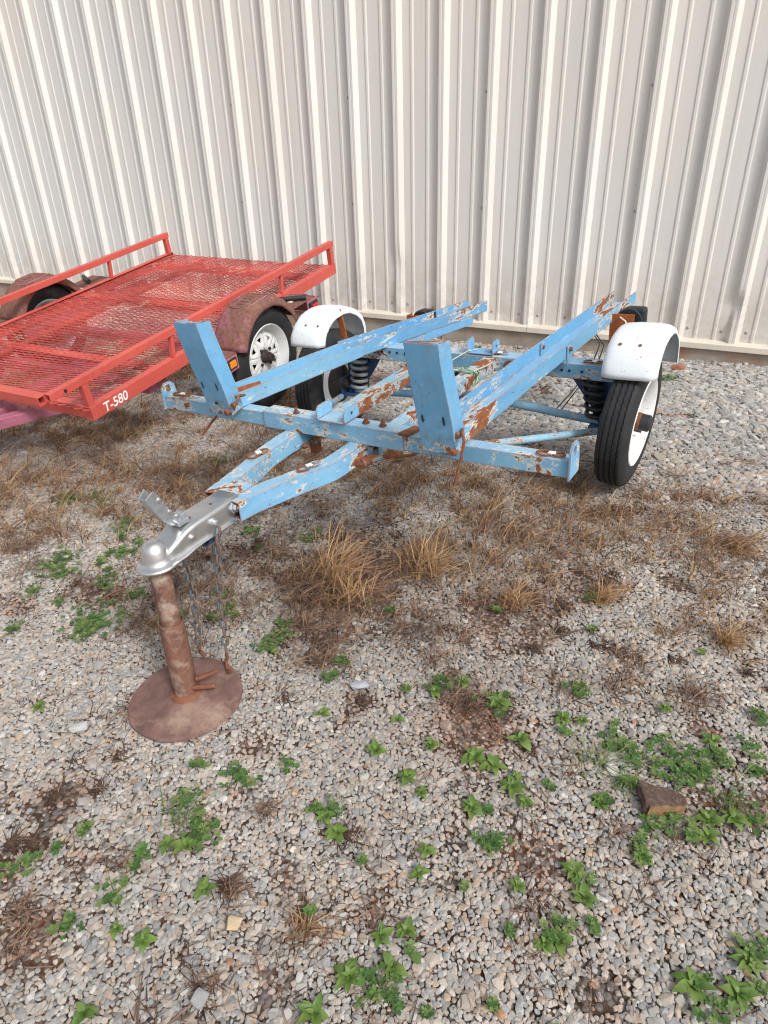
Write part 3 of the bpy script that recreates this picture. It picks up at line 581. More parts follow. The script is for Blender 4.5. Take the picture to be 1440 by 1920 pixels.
def fender(cx0, cx1, yc, zc, R, a0, a1, name, mat, par, lip=.045, ez=1., n=28):
    # cx0 inner x, cx1 outer x
    s = 1 if cx1 > cx0 else -1; b = MB(); w = abs(cx1 - cx0)
    sec = [(0, -lip), (0, -.034), (.003, -.024), (.009, -.013), (.020, -.005), (.034, -.001), (w * .35, .003), (w * .7, .002), (w - .034, -.001), (w - .020, -.005), (w - .009, -.013), (w - .003, -.024), (w, -.034), (w, -lip)]
    vs = []
    for i in range(n + 1):
        t = a0 + (a1 - a0) * i / n
        for (x, dr) in sec:
            rr = R + dr + .0022 * math.sin(5 * t + x * 30) * math.sin(3 * t + 1) + .0012 * math.sin(17 * t + x * 80); vs.append((cx0 + s * x, yc - rr * math.cos(t), zc + rr * ez * math.sin(t)))
    m = len(sec); b.add(vs, [(i * m + j, i * m + j + 1, (i + 1) * m + j + 1, (i + 1) * m + j) for i in range(n) for j in range(m - 1)])
    return b.build(name, mat, par, smooth=50, solid=.002)
def rust_spots(par, cx, yc, zc, R, lst, mat, ez=.72):
    for (x, t, r) in lst:
        b = MB(); n = Vector((0, -math.cos(t), math.sin(t))); tt = Vector((0, math.sin(t), math.cos(t)))
        c = Vector((x, yc - (R + .003) * math.cos(t), zc + (R + .003) * ez * math.sin(t))); n = Vector((0, -math.cos(t) * ez, math.sin(t))).normalized(); tt = Vector((0, n.z, -n.y)); c += n * .0012
        b.poly([c + Vector((1, 0, 0)) * r * math.cos(k * math.pi / 6) + tt * r * math.sin(k * math.pi / 6) for k in range(12)], n * .0008); b.build('bolt_hole', mat, par)
fr = fender(.640, .832, .935, -.038, .200, rad(4), rad(197), 'fender', M['fender'], bt, .042, .72)
fl = fender(-.640, -.832, .985, -.050, .200, rad(4), rad(197), 'fender', M['fender'], bt, .042, .72)
rust_spots(fr, 0, .935, -.038, .200, [(.690, rad(50), .0062), (.758, rad(50), .0062)], M['rust']); rust_spots(fl, 0, .985, -.05, .200, [(-.675, rad(42), .0055), (-.745, rad(42), .0055)], M['rust'])
for sx, yy in ((1, .93), (-1, .98)):
    b = MB(); b.beam((sx * .635, yy, -.09), (sx * .66, yy, .088), .03, .006, (0, 1, 0)); b.beam((sx * .60, yy, -.088), (sx * .64, yy, -.088), .03, .02); b.build('fender_bracket', M['rustplate'], bt)
# tail light brackets and lamps
for sx, x0, y0, z0 in ((1, .445, 1.50, -.075), (-1, -.62, 1.50, -.135)):
    b = MB(); b.box((x0 + .062, y0, z0), (.105, .005, .135)); b.box((x0 + .010, y0 + .03, z0), (.005, .055, .130)); br = b.build('light_bracket', M['rustplate'], bt, bevel=.002)
    b = MB(); b.tube([(x0 + .02, y0 + .055, z0 + .03), (x0 - .02, y0 + .06, z0 + .02)], .008, 8); b.build('bracket_bolt', M['rust'], br)
    lm = MB().lathe([(0, .001), (0, .055), (.012, .060), (.050, .058), (.056, .050)], (x0 + .085, y0 + .02, z0 + .03), 'y', 28).build('tail_lamp', M['black'], bt, smooth=40)
    b = MB(); b.box((x0 + .11, y0 + .052, z0 + .035), (.088, .05, .11)); b.build('lamp_housing', M['black'], lm, bevel=.014)
    b = MB(); b.box((x0 + .11, y0 + .08, z0 + .035), (.076, .01, .09)); b.build('lamp_lens', M['lensred'], lm, bevel=.004)
MB().tube([(.50, 1.492, -.02), (.53, 1.47, -.03), (.545, 1.46, -.06), (.535, 1.48, -.10)], .0035, 6).build('lamp_wire', M['wirewhite'], bt, smooth=60)
MB().tube([(.40, 1.40, -.06), (.44, 1.42, -.12), (.43, 1.35, -.2), (.38, 1.25, -.29), (.33, 1.15, -.36)], .003, 6).build('lamp_wire', M['black'], bt, smooth=60)
MB().tube([(.41, 1.42, -.07), (.455, 1.43, -.13), (.45, 1.36, -.2), (.40, 1.26, -.28), (.35, 1.12, -.37)], .003, 6).build('lamp_wire', M['black'], bt, smooth=60)
# green and white wiring wrapped round the right centre rail
rw = random.Random(3)
for k in range(7):
    P = []; x0, x1 = .131 - .031 - rw.uniform(0, .003), .131 + .031 + rw.uniform(0, .003); yy = .74 + rw.uniform(-.03, .03)
    for t in range(15):
        a = t / 14 * 2 * math.pi; P.append((.131 + .0335 * max(-1, min(1, 1.25 * math.cos(a))), yy + .012 * math.sin(a + k) + .01 * math.cos(2 * a), -.079 + .029 * max(-1, min(1, 1.25 * math.sin(a)))))
    MB().tube(P, .0022, 5).build('wiring_loop', M['wiregreen'] if k % 3 else M['wirewhite'], bt, smooth=60)
for k in range(5):
    P = [(.10 - .13 * t / 7 + .01 * math.sin(t + k), .745 + .015 * math.sin(t * 1.3 + k * 2) + .03 * t / 7, -.052 + .006 * math.sin(t * 1.7 + k) - (.03 * t / 7)) for t in range(8)]
    MB().tube(P, .0022, 5).build('wiring', M['wiregreen'] if k % 2 else M['wirewhite'], bt, smooth=60)
MB().tube([(.155, .73, -.05), (.175, .80, -.05), (.185, .84, -.045)], .0022, 6).build('wiring', M['wirewhite'], bt, smooth=60)
MB().tube([(-.02, .77, -.07), (.0, .85, -.055), (.03, .93, -.04), (.06, .97, -.04)], .0022, 6).build('wiring', M['wirewhite'], bt, smooth=60)
b = MB(); b.box((.05, .78, -.085), (.035, .02, .02)); b.build('wire_connector', M['black'], bt, bevel=.003)

# coupler (in trailer frame)
CX, CY, CZ = -.043, -.742, -.046
cp = MB(); secs = []
def csec(w, h, l, zt, rr=.010):
    pts = [(-w - l, -h), (-w, -h + .001)]
    for k in range(5): a = math.pi - k * math.pi / 8; pts.append((-w + rr + rr * math.cos(a), -rr + rr * math.sin(a)))
    pts += [(-p[0], p[1]) for p in pts[::-1]]
    return [(p[0], p[1] + zt) for p in pts]
for y, w, h, l, zt, cx in [(-.445, .041, .062, .010, -.040, -.043), (-.50, .041, .062, .011, -.040, -.043), (-.56, .041, .060, .012, -.040, -.043), (-.61, .041, .058, .013, -.041, -.043), (-.645, .040, .054, .015, -.046, -.043), (-.675, .038, .046, .018, -.058, -.043), (-.70, .036, .036, .019, -.068, -.043), (-.722, .033, .028, .021, -.076, -.043)]:
    secs.append([(cx + p[0], y, p[1]) for p in csec(w, h, l, zt)])
m = len(secs[0]); cp.add([q for s_ in secs for q in s_], [(i * m + j, i * m + j + 1, (i + 1) * m + j + 1, (i + 1) * m + j) for i in range(len(secs) - 1) for j in range(m - 1)])
co = cp.build('coupler', M['zinc'], bt, smooth=50, solid=.004)
b = MB(); b.lathe([(.029, .0005), (.0275, .011), (.0235, .0205), (.015, .0275), (.004, .0315), (-.014, .0338), (-.024, .036), (-.030, .041), (-.033, .050), (-.036, .055), (-.040, .055)], (CX, -.728, -.070), 'z', 40)
b.build('ball_socket', M['zinc'], co, smooth=60, solid=.003)
for sx in (1, -1):
    o = MB().lathe([(0, .012), (.003, .012), (.003, .0075), (.008, .0075), (.009, .001)], (CX + sx * .041 - (.009 if sx < 0 else 0), -.635, -.072), 'x', 14).build('rivet', M['zinc'], co, smooth=40)
    b = MB(); b.lathe([(-.002, .020), (.003, .020), (.003, .014), (.014, .014), (.014, .008), (.022, .007), (.023, .001)], (CX + sx * .042, -.468, -.066), 'x', 6); b.build('coupler_bolt', M['zincdark'], co, bevel=.001)
    b = MB(); b.lathe([(-.002, .012), (.002, .012), (.002, .009), (.014, .009), (.015, .001)], (CX + sx * .043, -.555, -.068), 'x', 8); b.build('chain_bolt', M['zincdark'], co, bevel=.001)
for y in (-.52, -.60):
    b = MB(); b.poly([(CX + .005 + .006 * math.cos(k * math.pi / 5), y + .0035 * math.sin(k * math.pi / 5), -.0375) for k in range(10)], (0, 0, .0006)); b.build('slot_hole', M['rust'], co)
# latch lever: pressed zinc channel standing up at the front of the coupler
L = [(-.640, -.038), (-.660, -.030), (-.682, -.005), (-.700, .030), (-.716, .072)]
b = MB()
for sx in (-1, 1):
    P = [(CX - .006 + sx * .010, y, z) for y, z in L]; Q = [(CX - .006 + sx * .015, y + .026 + (.006 if i % 2 else 0), z + .016) for i, (y, z) in enumerate(L)]
    P2 = [(x + .003 * sx, y, z) for x, y, z in P]; Q2 = [(x + .003 * sx, y, z) for x, y, z in Q]; n = len(P)
    V = P + Q + P2 + Q2; F = []
    for i in range(n - 1): F += [(i, i + 1, n + i + 1, n + i), (2 * n + i, 2 * n + i + 1, 3 * n + i + 1, 3 * n + i), (i, i + 1, 2 * n + i + 1, 2 * n + i), (n + i, n + i + 1, 3 * n + i + 1, 3 * n + i)]
    F += [(0, n, 3 * n, 2 * n), (n - 1, 2 * n - 1, 4 * n - 1, 3 * n - 1)]; b.add(V, F)
n = len(L); b.add([(CX - .006 - .011, y, z) for y, z in L] + [(CX - .006 + .011, y, z) for y, z in L] + [(CX - .006 - .011, y + .003, z + .002) for y, z in L] + [(CX - .006 + .011, y + .003, z + .002) for y, z in L],
    [(i, i + 1, n + i + 1, n + i) for i in range(n - 1)] + [(2 * n + i, 2 * n + i + 1, 3 * n + i + 1, 3 * n + i) for i in range(n - 1)] + [(n - 1, 2 * n - 1, 4 * n - 1, 3 * n - 1)])
lv = b.build('latch_lever', M['zincdark'], co, bevel=.001)
for y, z in ((-.672, .006), (-.655, -.018), (-.694, .05)):
    b = MB(); b.lathe([(-.002, .001), (-.002, .006), (.003, .006), (.004, .001)], (CX + .012, y + .014, z + .006), 'x', 12); b.build('lever_rivet', M['zinc'], co)
b = MB(); b.box((CX - .002, -.632, -.030), (.050, .040, .014)); b.box((CX - .002, -.625, -.018), (.030, .028, .014)); b.build('latch_base', M['zincdark'], co, bevel=.004)
# drooping bracket under the coupler
b = MB(); P = []; vs = []
for k in range(9):
    a = math.pi * k / 8; vs += [(CX + .035 * math.cos(a), -.575, -.100 - .045 * math.sin(a)), (CX + .035 * math.cos(a), -.530, -.100 - .045 * math.sin(a))]
b.add(vs, [(2 * i, 2 * i + 1, 2 * i + 3, 2 * i + 2) for i in range(8)]); b.build('jack_strap', M['blueshaded'], bt, smooth=50, solid=.004)

# safety chains: every link a piece
TMI = TM.inverted()
LINK = None
def chain(P0, P1, sag, n, hook):
    global LINK
    P0, P1 = Vector(P0), Vector(P1); ch = empty('safety_chain', None, bt)
    for i in range(n):
        t = (i + .5) / n; p = P0.lerp(P1, t) + Vector(sag) * math.sin(math.pi * t); t2 = min(1, t + .02); q = P0.lerp(P1, t2) + Vector(sag) * math.sin(math.pi * t2)
        if LINK is None:
            pts = []; 
            for k in range(16):
                a = 2 * math.pi * k / 16; pts.append((.0082 * math.cos(a), 0, .0078 * math.sin(a) + (.0062 if math.sin(a) > 0 else -.0062)))
            o = MB().tube(pts, .0036, 7, loop=True, up=(0, 1, 0)).build('chain_link', M['chain'], ch, smooth=60); LINK = o
        else:
            o = LINK.copy(); COL.objects.link(o); o.parent = ch
        d = (q - p).normalized(); R = d.to_track_quat('Z', 'Y').to_matrix().to_4x4() @ Matrix.Rotation(rad(90 * (i % 2) + random.uniform(-15, 15)), 4, 'Z')
        R = (TMI.to_3x3() @ R.to_3x3()).to_4x4(); o.matrix_local = Matrix.Translation(TMI @ p) @ R
    o = MB().tube([TMI @ (Vector(P1) + Vector(h)) for h in hook], .0055, 8).build('chain_hook', M['rust'], ch, smooth=60)
cR = TM @ Vector((CX + .058, -.560, -.075)); cL = TM @ Vector((CX - .03, -.62, -.11))
# ---------------------------------------------------------------- jack stand under the coupler
bx, by = -1.150, 1.006; bz = float(g(bx, by)) + .014
js = empty('jack_stand', Matrix.Translation((bx, by, bz)), label='rusty round-footed pipe stand holding up the silver trailer coupler', cat='stand')
ballw = TM @ Vector((CX, -.728, -.100)); px, py = bx, by
top = Vector((ballw.x - bx, ballw.y - by, ballw.z - bz))
b = MB(); n = 64; vs = [(0, 0, .014)]
rs = [.03, .045, .07, .10, .13, .145, .1525, .1535, .151]; zz = [.014, .012, .009, .007, .006, .005, .003, -.002, -.004]
for k in range(n):
    a = 2 * math.pi * k / n; w = 1 + .012 * math.sin(2 * a + 1) + .006 * math.sin(5 * a)
    for r_, z_ in zip(rs, zz): vs.append((r_ * w * math.cos(a), r_ * w * math.sin(a), z_ + .003 * math.sin(a * 2 + r_ * 30) * (r_ / .15)))
m = len(rs); b.add(vs, [(0, 1 + k * m, 1 + ((k + 1) % n) * m) for k in range(n)] + [(1 + k * m + j, 1 + k * m + j + 1, 1 + ((k + 1) % n) * m + j + 1, 1 + ((k + 1) % n) * m + j) for k in range(n) for j in range(m - 1)])
fd_ = b.build('foot_disc', M['rustdisc'], js, smooth=50); fd_.rotation_euler = (rad(3.5), rad(-1), 0); fd_.location = (0, -.008, 0)
def lerp2(t): return (top.x * t, top.y * t, top.z * t)
b = MB(); P = [lerp2(t) for t in (.02, .2, .4, .56)]
b.tube(P, .0335, 28); vs0 = len(b.v); o1 = b.build('outer_pipe', M['rustpost'], js, smooth=40)
b = MB(); b.lathe([(0, .034), (.003, .0352), (.006, .034), (.006, .0305), (-.02, .0295)], lerp2(.558), 'z', 28); b.build('pipe_collar', M['rustpost'], js, smooth=50)
b = MB(); b.tube([lerp2(t) for t in (.5, .75, 1.0)], .0265, 24); b.build('inner_pipe', M['rust'] if False else M['rustpost'], js, smooth=40)
b = MB(); b.lathe([(.0, .046), (.006, .040), (.012, .035)], lerp2(.035), 'z', 24); b.build('weld_bead', M['rust'], js, smooth=60)
b = MB(); b.tube([(.030, .012, .062), (.062, .050, .066), (.070, .056, .074)], .0065, 8); b.build('stand_handle', M['rust'], js, smooth=50)
b = MB(); b.tube([(.026, .0, .040), (.075, .035, .036)], .007, 8); b.build('stand_handle', M['rust'], js, smooth=50)
gz = lambda x, y: float(g(x, y))
chain(cR, (-1.105, 1.135, bz + .066), (.0, -.006, 0), 14, [(0, 0, 0), (0, .002, -.012), (-.006, 0, -.030), (.004, -.012, -.046), (.018, -.022, -.046), (.022, -.018, -.034)])
chain(cL, (-1.185, 1.115, bz + .085), (.01, .004, 0), 13, [(0, 0, 0), (0, .0, -.014), (-.004, .004, -.030), (.010, .008, -.045)])
for k in range(2):   # slack run of the left chain
    pass

# ---------------------------------------------------------------- red trailer
TR = Vector((-2.3287, 1.8693, .278))
RR = Matrix(((0.9997951650619444, 0.020235848239661014, -0.0003719741666779377), (-0.020121253539023966, 0.9918157374955622, -0.12608202890242742), (-0.002182446970165099, 0.12606368748436497, 0.9920197496134171)))
RM_ = Matrix.Translation(TR) @ RR.to_4x4()
rt = empty('utility_trailer', RM_, label='red tilted utility trailer with a mesh deck and low side rails at left', cat='trailer')
W2, LD, HB, HRL, EX = 1.366, 2.018, .0617, .131, .153
rd = M['red']
for sx, xo in ((1, 0), (-1, -W2)):
    t = .004; d = -1 if sx > 0 else 1
    sec = [(0, 0), (d * .038, 0), (d * .038, -t), (d * t, -t), (d * t, -HB + t), (d * .038, -HB + t), (d * .038, -HB), (0, -HB)]
    b = MB(); b.sweep(sec, [(xo, 0, 0), (xo, LD, 0)]); sb = b.build('side_beam', rd, rt, bevel=.0025)
    xr = xo - sx * .018
    hollow((xr, -EX, HRL - .016), (xr, LD + .004, HRL - .016), .032, .032, .003).build('side_rail', rd, rt, bevel=.002)
    for yp in (.018, .536, 1.45, LD - .02):
        w_ = .030 if yp in (.018, LD - .02) else .020
        b = MB(); b.beam((xr, yp, .001), (xr, yp + (.02 if .1 < yp < 1.9 else 0), HRL - .033), w_, w_, (0, 1, 0)); b.build('rail_post', rd, rt, bevel=.0015)
    b = MB(); b.lathe([(0, .001), (0, .007), (.004, .007), (.005, .001)], (xr + .016, -EX + .075, HRL - .016), 'x', 12); b.build('rail_bolt', M['black'], rt)
hollow((-W2 - .02, -EX - .017, HRL - .020), (.0 - .03, -EX - .017, HRL - .020), .032, .036, .003).build('front_rail', rd, rt, bevel=.002)
b = MB(); b.sweep([(0, 0), (0, -.055), (-.004, -.055), (-.004, -.004), (-.045, -.004), (-.045, 0)], [(-W2 + .004, .004, -.004), (-.004, .004, -.004)]); b.build('front_beam', rd, rt, bevel=.002)
for y, h_ in ((.44, .045), (1.18, .05), (1.80, .045)):
    b = MB(); b.sweep([(-.03, 0), (.03, 0), (.03, -.004), (-.026, -.004), (-.026, -h_), (-.03, -h_)], [(-W2 + .005, y, -.016), (-.005, y - .0, -.016)]); b.build('cross_member', rd, rt)
b = MB(); b.sweep([(-.022, 0), (.022, 0), (.022, -.004), (-.018, -.004), (-.018, -.04), (-.022, -.04)], [(-1.03, .02, -.022), (-1.03, LD - .03, -.022)]); b.build('long_member', rd, rt)
# expanded metal deck
b = MB(); LX, LY = .0508, .0262; nx_ = int((W2 - .01) / (LX / 2)); ny_ = int((LD - .05) / LY) + 1; wv = []; fc = []
sw, th = .0026, .0026
def dz(x, y): return -.010 + .0035 * math.sin(x * 4.1 + 1) * math.sin(y * 3.3) - .003 * math.sin(y * 4.2) ** 2
for j in range(ny_ + 1):
    for par_ in (0, 1):
        yb = j * LY; base = len(wv)
        for i in range(nx_ + 1):
            x = -.006 - i * LX / 2; up_ = ((i + par_) % 2)
            yy = yb + (LY / 2 - .0013 if up_ else .0013) * (1 if par_ == 0 else 1) + (0 if par_ == 0 else LY / 2)
            yy = yb + (LY / 2 * (1 if (i % 2) else 0)) * (1 if par_ == 0 else -1) + (0 if par_ == 0 else 0)
            z0 = dz(x, yy) + (.0015 if i % 2 else -.0005)
            wv += [(x, yy - sw / 2, z0), (x, yy + sw / 2, z0 + .0018), (x, yy + sw / 2, z0 - th), (x, yy - sw / 2, z0 - th)]
        for i in range(nx_):
            a = base + i * 4; c = a + 4
            for q in range(4): q2 = (q + 1) % 4; fc.append((a + q, a + q2, c + q2, c + q))
me = bpy.data.meshes.new('deck_mesh'); me.from_pydata(wv, [], fc); me.materials.append(M['redmesh']); me.update()
o = bpy.data.objects.new('deck_mesh', me); COL.objects.link(o); o.parent = rt; tag(o, kind='stuff')
# undercarriage in faded purple
pu = M['purple']
b = MB(); b.beam((-.683, -.75, -.17), (-.683, .62, -.125), .07, .055); b.build('tongue_beam', pu, rt, bevel=.003)
for q in (-1, 1): b = MB(); b.beam((-.683 + q * .60, .52, -.115), (-.683 + q * .035, -.10, -.15), .055, .05); b.build('tongue_brace', pu, rt, bevel=.003)
for y in (.40, .86): b = MB(); b.beam((-1.30, y, -.10), (-.06, y, -.10), .05, .05); b.build('frame_crossmember', pu, rt, bevel=.003)
for x in (-.035, -W2 + .035): b = MB(); b.beam((x, .72, -.10), (x, 1.70, -.11), .04, .045); b.build('frame_side', pu, rt, bevel=.003)
b = MB(); b.tube([(-W2 - .06, .988, -.167), (.06, .988, -.167)], .022, 12); b.build('axle', M['rust'], rt, smooth=50)
HC = (.132, .988, -.167)
for sx in (1, -1):
    hx = HC[0] if sx > 0 else -W2 - HC[0]
    wh = empty('wheel', None, rt); wh.location = (hx, HC[1], HC[2]); wh.rotation_euler = (0, 0, 0 if sx > 0 else math.pi)
    r = .262; pr = [(-.048, .158), (-.058, .172), (-.066, .195), (-.065, .222), (-.057, .243), (-.050, .253)]
    for c_ in (-.032, -.011, .011, .032): pr += [(c_ - .005, r - abs(c_) * .06), (c_ - .003, r - .007), (c_ + .003, r - .007), (c_ + .005, r - abs(c_) * .06)]
    pr += [(-a, q) for a, q in pr[:6][::-1]]
    MB().lathe(pr, n=96, wob=lambda k, ax, rr: (.0014 if k % 2 else -.0014) if rr > .25 else 0).build('tyre', M['tyre'], wh, smooth=32)
    MB().lathe([(.055, .170), (.060, .167), (.056, .160), (.046, .155), (.040, .146), (.014, .138), (.010, .130)], n=64).build('rim', M['rimwhite'], wh, smooth=40)
    MB().lathe([(.008, .130), (-.03, .140), (-.05, .155), (-.058, .168)], n=48).build('rim_inner', M['rimwhite'], wh, smooth=40)
    R_ = [.030, .052, .082, .107, .118, .131]; XX = [.022, .026, .024, .020, .018, .008]; hw = [3, 3, 2.2, 9.5, 10, 10]
    vs = []; F = []
    for k in range(8):
        for r_, x_, h_ in zip(R_, XX, hw):
            for a in (-22.5, -17, -h_, h_, 17, 22.5): t = rad(k * 45 + a + 10); vs.append((x_, r_ * math.cos(t), r_ * math.sin(t)))
        for i in range(5):
            for j in range(5):
                if i == 2 and j == 2: continue
                o_ = k * 36 + i * 6 + j; F.append((o_, o_ + 1, o_ + 7, o_ + 6))
    b = MB(); b.add(vs, F); b.build('spoke_disc', M['rimwhite'], wh, smooth=40, solid=.004)
    MB().lathe([(.020, .036), (.030, .034), (.036, .028), (.058, .026), (.060, .020), (.074, .019), (.075, .012), (.070, .001)], n=20).build('hub', M['hub'], wh, smooth=40)
    MB().lathe([(-.04, .001), (-.04, .10), (-.01, .10), (-.005, .02)], n=24).build('brake_drum', M['black'], wh, smooth=40)
    for k in range(4):
        a = k * math.pi / 2 + .6; MB().lathe([(.022, .001), (.022, .0085), (.036, .0085), (.038, .001)], (0, .051 * math.cos(a), .051 * math.sin(a)), 'x', 6).build('lug_nut', M['hub'], wh)
    s_ = sx; xi, xo_ = (.025, .222) if sx > 0 else (-W2 - .025, -W2 - .222)
    yc, zc, Rf = 1.003, -.140, .275
    fd = fender(xi, xo_, yc, zc, Rf, rad(21), rad(160), 'fender', M['purplefender'], rt, .045)
    # raised name badge outline on the fender crown
    P = []
    for (u, tdeg) in [(.05, 68), (.14, 68), (.165, 76), (.165, 100), (.14, 108), (.05, 108), (.028, 100), (.028, 76)]:
        t = rad(tdeg); P.append((xi + s_ * u, yc - (Rf + .004) * math.cos(t), zc + (Rf + .004) * math.sin(t)))
    MB().tube(P, .003, 6, loop=True).build('badge_rim', M['purple'], fd, smooth=60)
    for k in range(6):
        t = rad(74 + k * 5.6); b = MB(); c = Vector((xi + s_ * .10, yc - (Rf + .004) * math.cos(t), zc + (Rf + .004) * math.sin(t)))
        b.box(c, (.05, .006, .003), Matrix.Rotation(-(math.pi / 2 - t), 3, 'X')); b.build('badge_letter', M['rust'], fd)
    # ledges fore and aft
    def lp(pts, t_=.003): b = MB(); b.poly(pts, (0, 0, t_)); return b
    yf0 = yc - Rf * math.cos(rad(21)); zf0 = 0
    zl = -.042
    lp([(xi, yf0 + .004, zl), (xi + s_ * .16, yf0 + .004, zl), (xi + s_ * .16, yf0 - .10, zl), (xi, yf0 - .13, zl)]).build('fender_step', M['purplefender'], rt, bevel=.001)
    lp([(xi - s_ * .0, 1.262, zl + .03), (xi + s_ * .16, 1.262, zl + .03), (xi + s_ * .16, 1.46, zl + .03), (xi, 1.47, zl + .03)]).build('fender_step', M['purplefender'], rt, bevel=.001)
    b = MB(); b.box((xi + s_ * .168, yf0 - .06, zl - .035), (.004, .10, .075)); b.build('light_panel', M['purple'], rt, bevel=.001)
    b = MB(); b.box((xi + s_ * .173, yf0 - .06, zl - .032), (.008, .070, .050)); lmp = b.build('side_marker', M['black'], rt, bevel=.003)
    b = MB(); b.box((xi + s_ * .180, yf0 - .06, zl - .032), (.008, .045, .032)); b.build('lens', M['amber'], lmp, bevel=.002)
    b = MB(); b.box((xi + s_ * .168, 1.43, zl - .02), (.004, .10, .105)); b.box((xi + s_ * .08, 1.478, zl - .015), (.17, .004, .095)); b.build('light_panel', M['purple'], rt, bevel=.001)
    b = MB(); b.box((xi + s_ * .176, 1.43, zl - .020), (.014, .082, .082)); lmp = b.build('side_lamp', M['black'], rt, bevel=.006)
    b = MB(); b.box((xi + s_ * .186, 1.43, zl - .018), (.010, .052, .052)); b.build('lens', M['lensred'], lmp, bevel=.003)
    b = MB(); b.tube([(xi + s_ * .03, 1.33, zl + .050), (xi + s_ * .155, 1.40, zl + .050)], .013, 10); b.build('plate_lamp', M['black'], rt, smooth=50)
# painted number
fc_ = bpy.data.curves.new('number', 'FONT'); fc_.body = "T-580"; fc_.size = .058; fc_.extrude = .0004; fc_.shear = .12; fc_.offset = .0006; fc_.space_character = 1.0
_t = bpy.data.objects.new('number', fc_); COL.objects.link(_t); bpy.context.view_layer.update(); _m = bpy.data.meshes.new_from_object(_t.evaluated_get(bpy.context.evaluated_depsgraph_get())); bpy.data.objects.remove(_t)
fo = bpy.data.objects.new('painted_number', _m); _m.materials.clear(); COL.objects.link(fo); fo.parent = rt
fo.matrix_local = Matrix.Translation((.0012, .062, -.052)) @ Matrix(((0, 0, 1), (1, 0, 0), (0, 1, 0))).to_4x4(); _m.materials.append(M['whitetext'])

# ---------------------------------------------------------------- loose things
def rock(name, x, y, size, sc, col, label, cat, seed, rot=0., sink=.3, zoff=0):
    me = stone_mesh(seed, 22, 1, 1).copy(); me.materials.clear(); me.materials.append(simple(name, col, .85, 0, .3, 40, .6, dirt=tuple(c * .6 for c in col), dl=.6))
    o = bpy.data.objects.new(name, me); COL.objects.link(o); o.scale = (size * sc[0], size * sc[1], size * sc[2]); o.rotation_euler = (0, .08, rot)
    o.location = (x, y, gz(x, y) + size * sc[2] * (.5 - sink) + zoff); tag(o, label, cat); return o
rock('tan_stone', -.648, .555, .038, (1, .9, .4), (.55, .42, .27), 'flat tan sandstone chip on the grey gravel near the bottom', 'stone', 31, .4, .1, .006)
rock('brick_stone', -.239, 4.205, .085, (1, .6, .5), (.32, .13, .07), 'reddish brown stone on gravel right of the white fender', 'stone', 32, .3, .1)
rock('grey_stone', -.727, 1.227, .045, (1.2, .8, .4), (.38, .40, .43), 'large flat bluish stone right of the rusty foot disc', 'stone', 33, .5, .1, .006)
rock('grey_stone', -1.34, .80, .045, (1.3, .7, .5), (.42, .42, .41), 'long pale grey stone on gravel left of the foot disc', 'stone', 34, .9, .1, .006)
rock('grey_stone', -.62, .42, .036, (1, .9, .5), (.34, .34, .34), 'rounded grey stone below the tan sandstone chip', 'stone', 35, .2, .1, .006)
p = RM_ @ Vector((.10, 1.36, -.015)); o = rock('white_rock', 0, 0, .05, (1.1, .7, .55), (.72, .68, .60), 'pale rock lying on the purple fender step of red trailer', 'stone', 36); o.location = p
# wood chunk
s = NT('end_grain_wood'); w_ = s.n('ShaderNodeTexWave'); w_.wave_type = 'RINGS'; w_.rings_direction = 'Z'; s.l(s.co, w_.inputs[0]); w_.inputs['Scale'].default_value = 110; w_.inputs['Distortion'].default_value = 3; w_.inputs['Detail'].default_value = 4
col = s.mix(s.ramp(w_.outputs[1], .2, .8), (.075, .04, .03), (.12, .07, .055)); col = s.mix(s.ramp(s.noise(60, 6, .7), .45, .7), col, (.20, .14, .12)); s.bump(s.m('ADD', w_.outputs[1], s.noise(120, 5, .7)), .6, .003)
MWD = s.fin(col, .85)
wx, wy = .061, 1.173; wz = gz(wx, wy)
wd = empty('wood_chunk', Matrix.Translation((wx, wy, wz)) @ Matrix.Rotation(.12, 4, 'Y') @ Matrix.Rotation(rad(-8), 4, 'X') @ Matrix.Rotation(rad(14), 4, 'Z'), label='dark brown wedge of cut wood lying among green weeds at lower right', cat='wood')
O = [(-.052, .028), (-.020, .020), (.010, .022), (.034, .020), (.048, .010), (.052, -.004), (.044, -.018), (.024, -.026), (-.004, -.034), (-.034, -.046), (-.044, -.040), (-.046, -.012)]
b = MB(); b.poly([(x, y, .004) for x, y in O], (0, 0, .028)); b.build('wood_block', MWD, wd, bevel=.003)
b = MB(); Ob = O[5:10]; V = [(x * 1.03, y * 1.05 - .001, z) for z in (.0, .029) for x, y in Ob] + [(x * .99, y * .98, z) for z in (.0, .029) for x, y in Ob]; n = len(Ob)
b.add(V, [(i, i + 1, n + i + 1, n + i) for i in range(n - 1)] + [(2 * n + i, 2 * n + i + 1, 3 * n + i + 1, 3 * n + i) for i in range(n - 1)] + [(i, i + 1, 2 * n + i + 1, 2 * n + i) for i in range(n - 1)] + [(n + i, n + i + 1, 3 * n + i + 1, 3 * n + i) for i in range(n - 1)]); b.build('bark', M['lip'], wd)
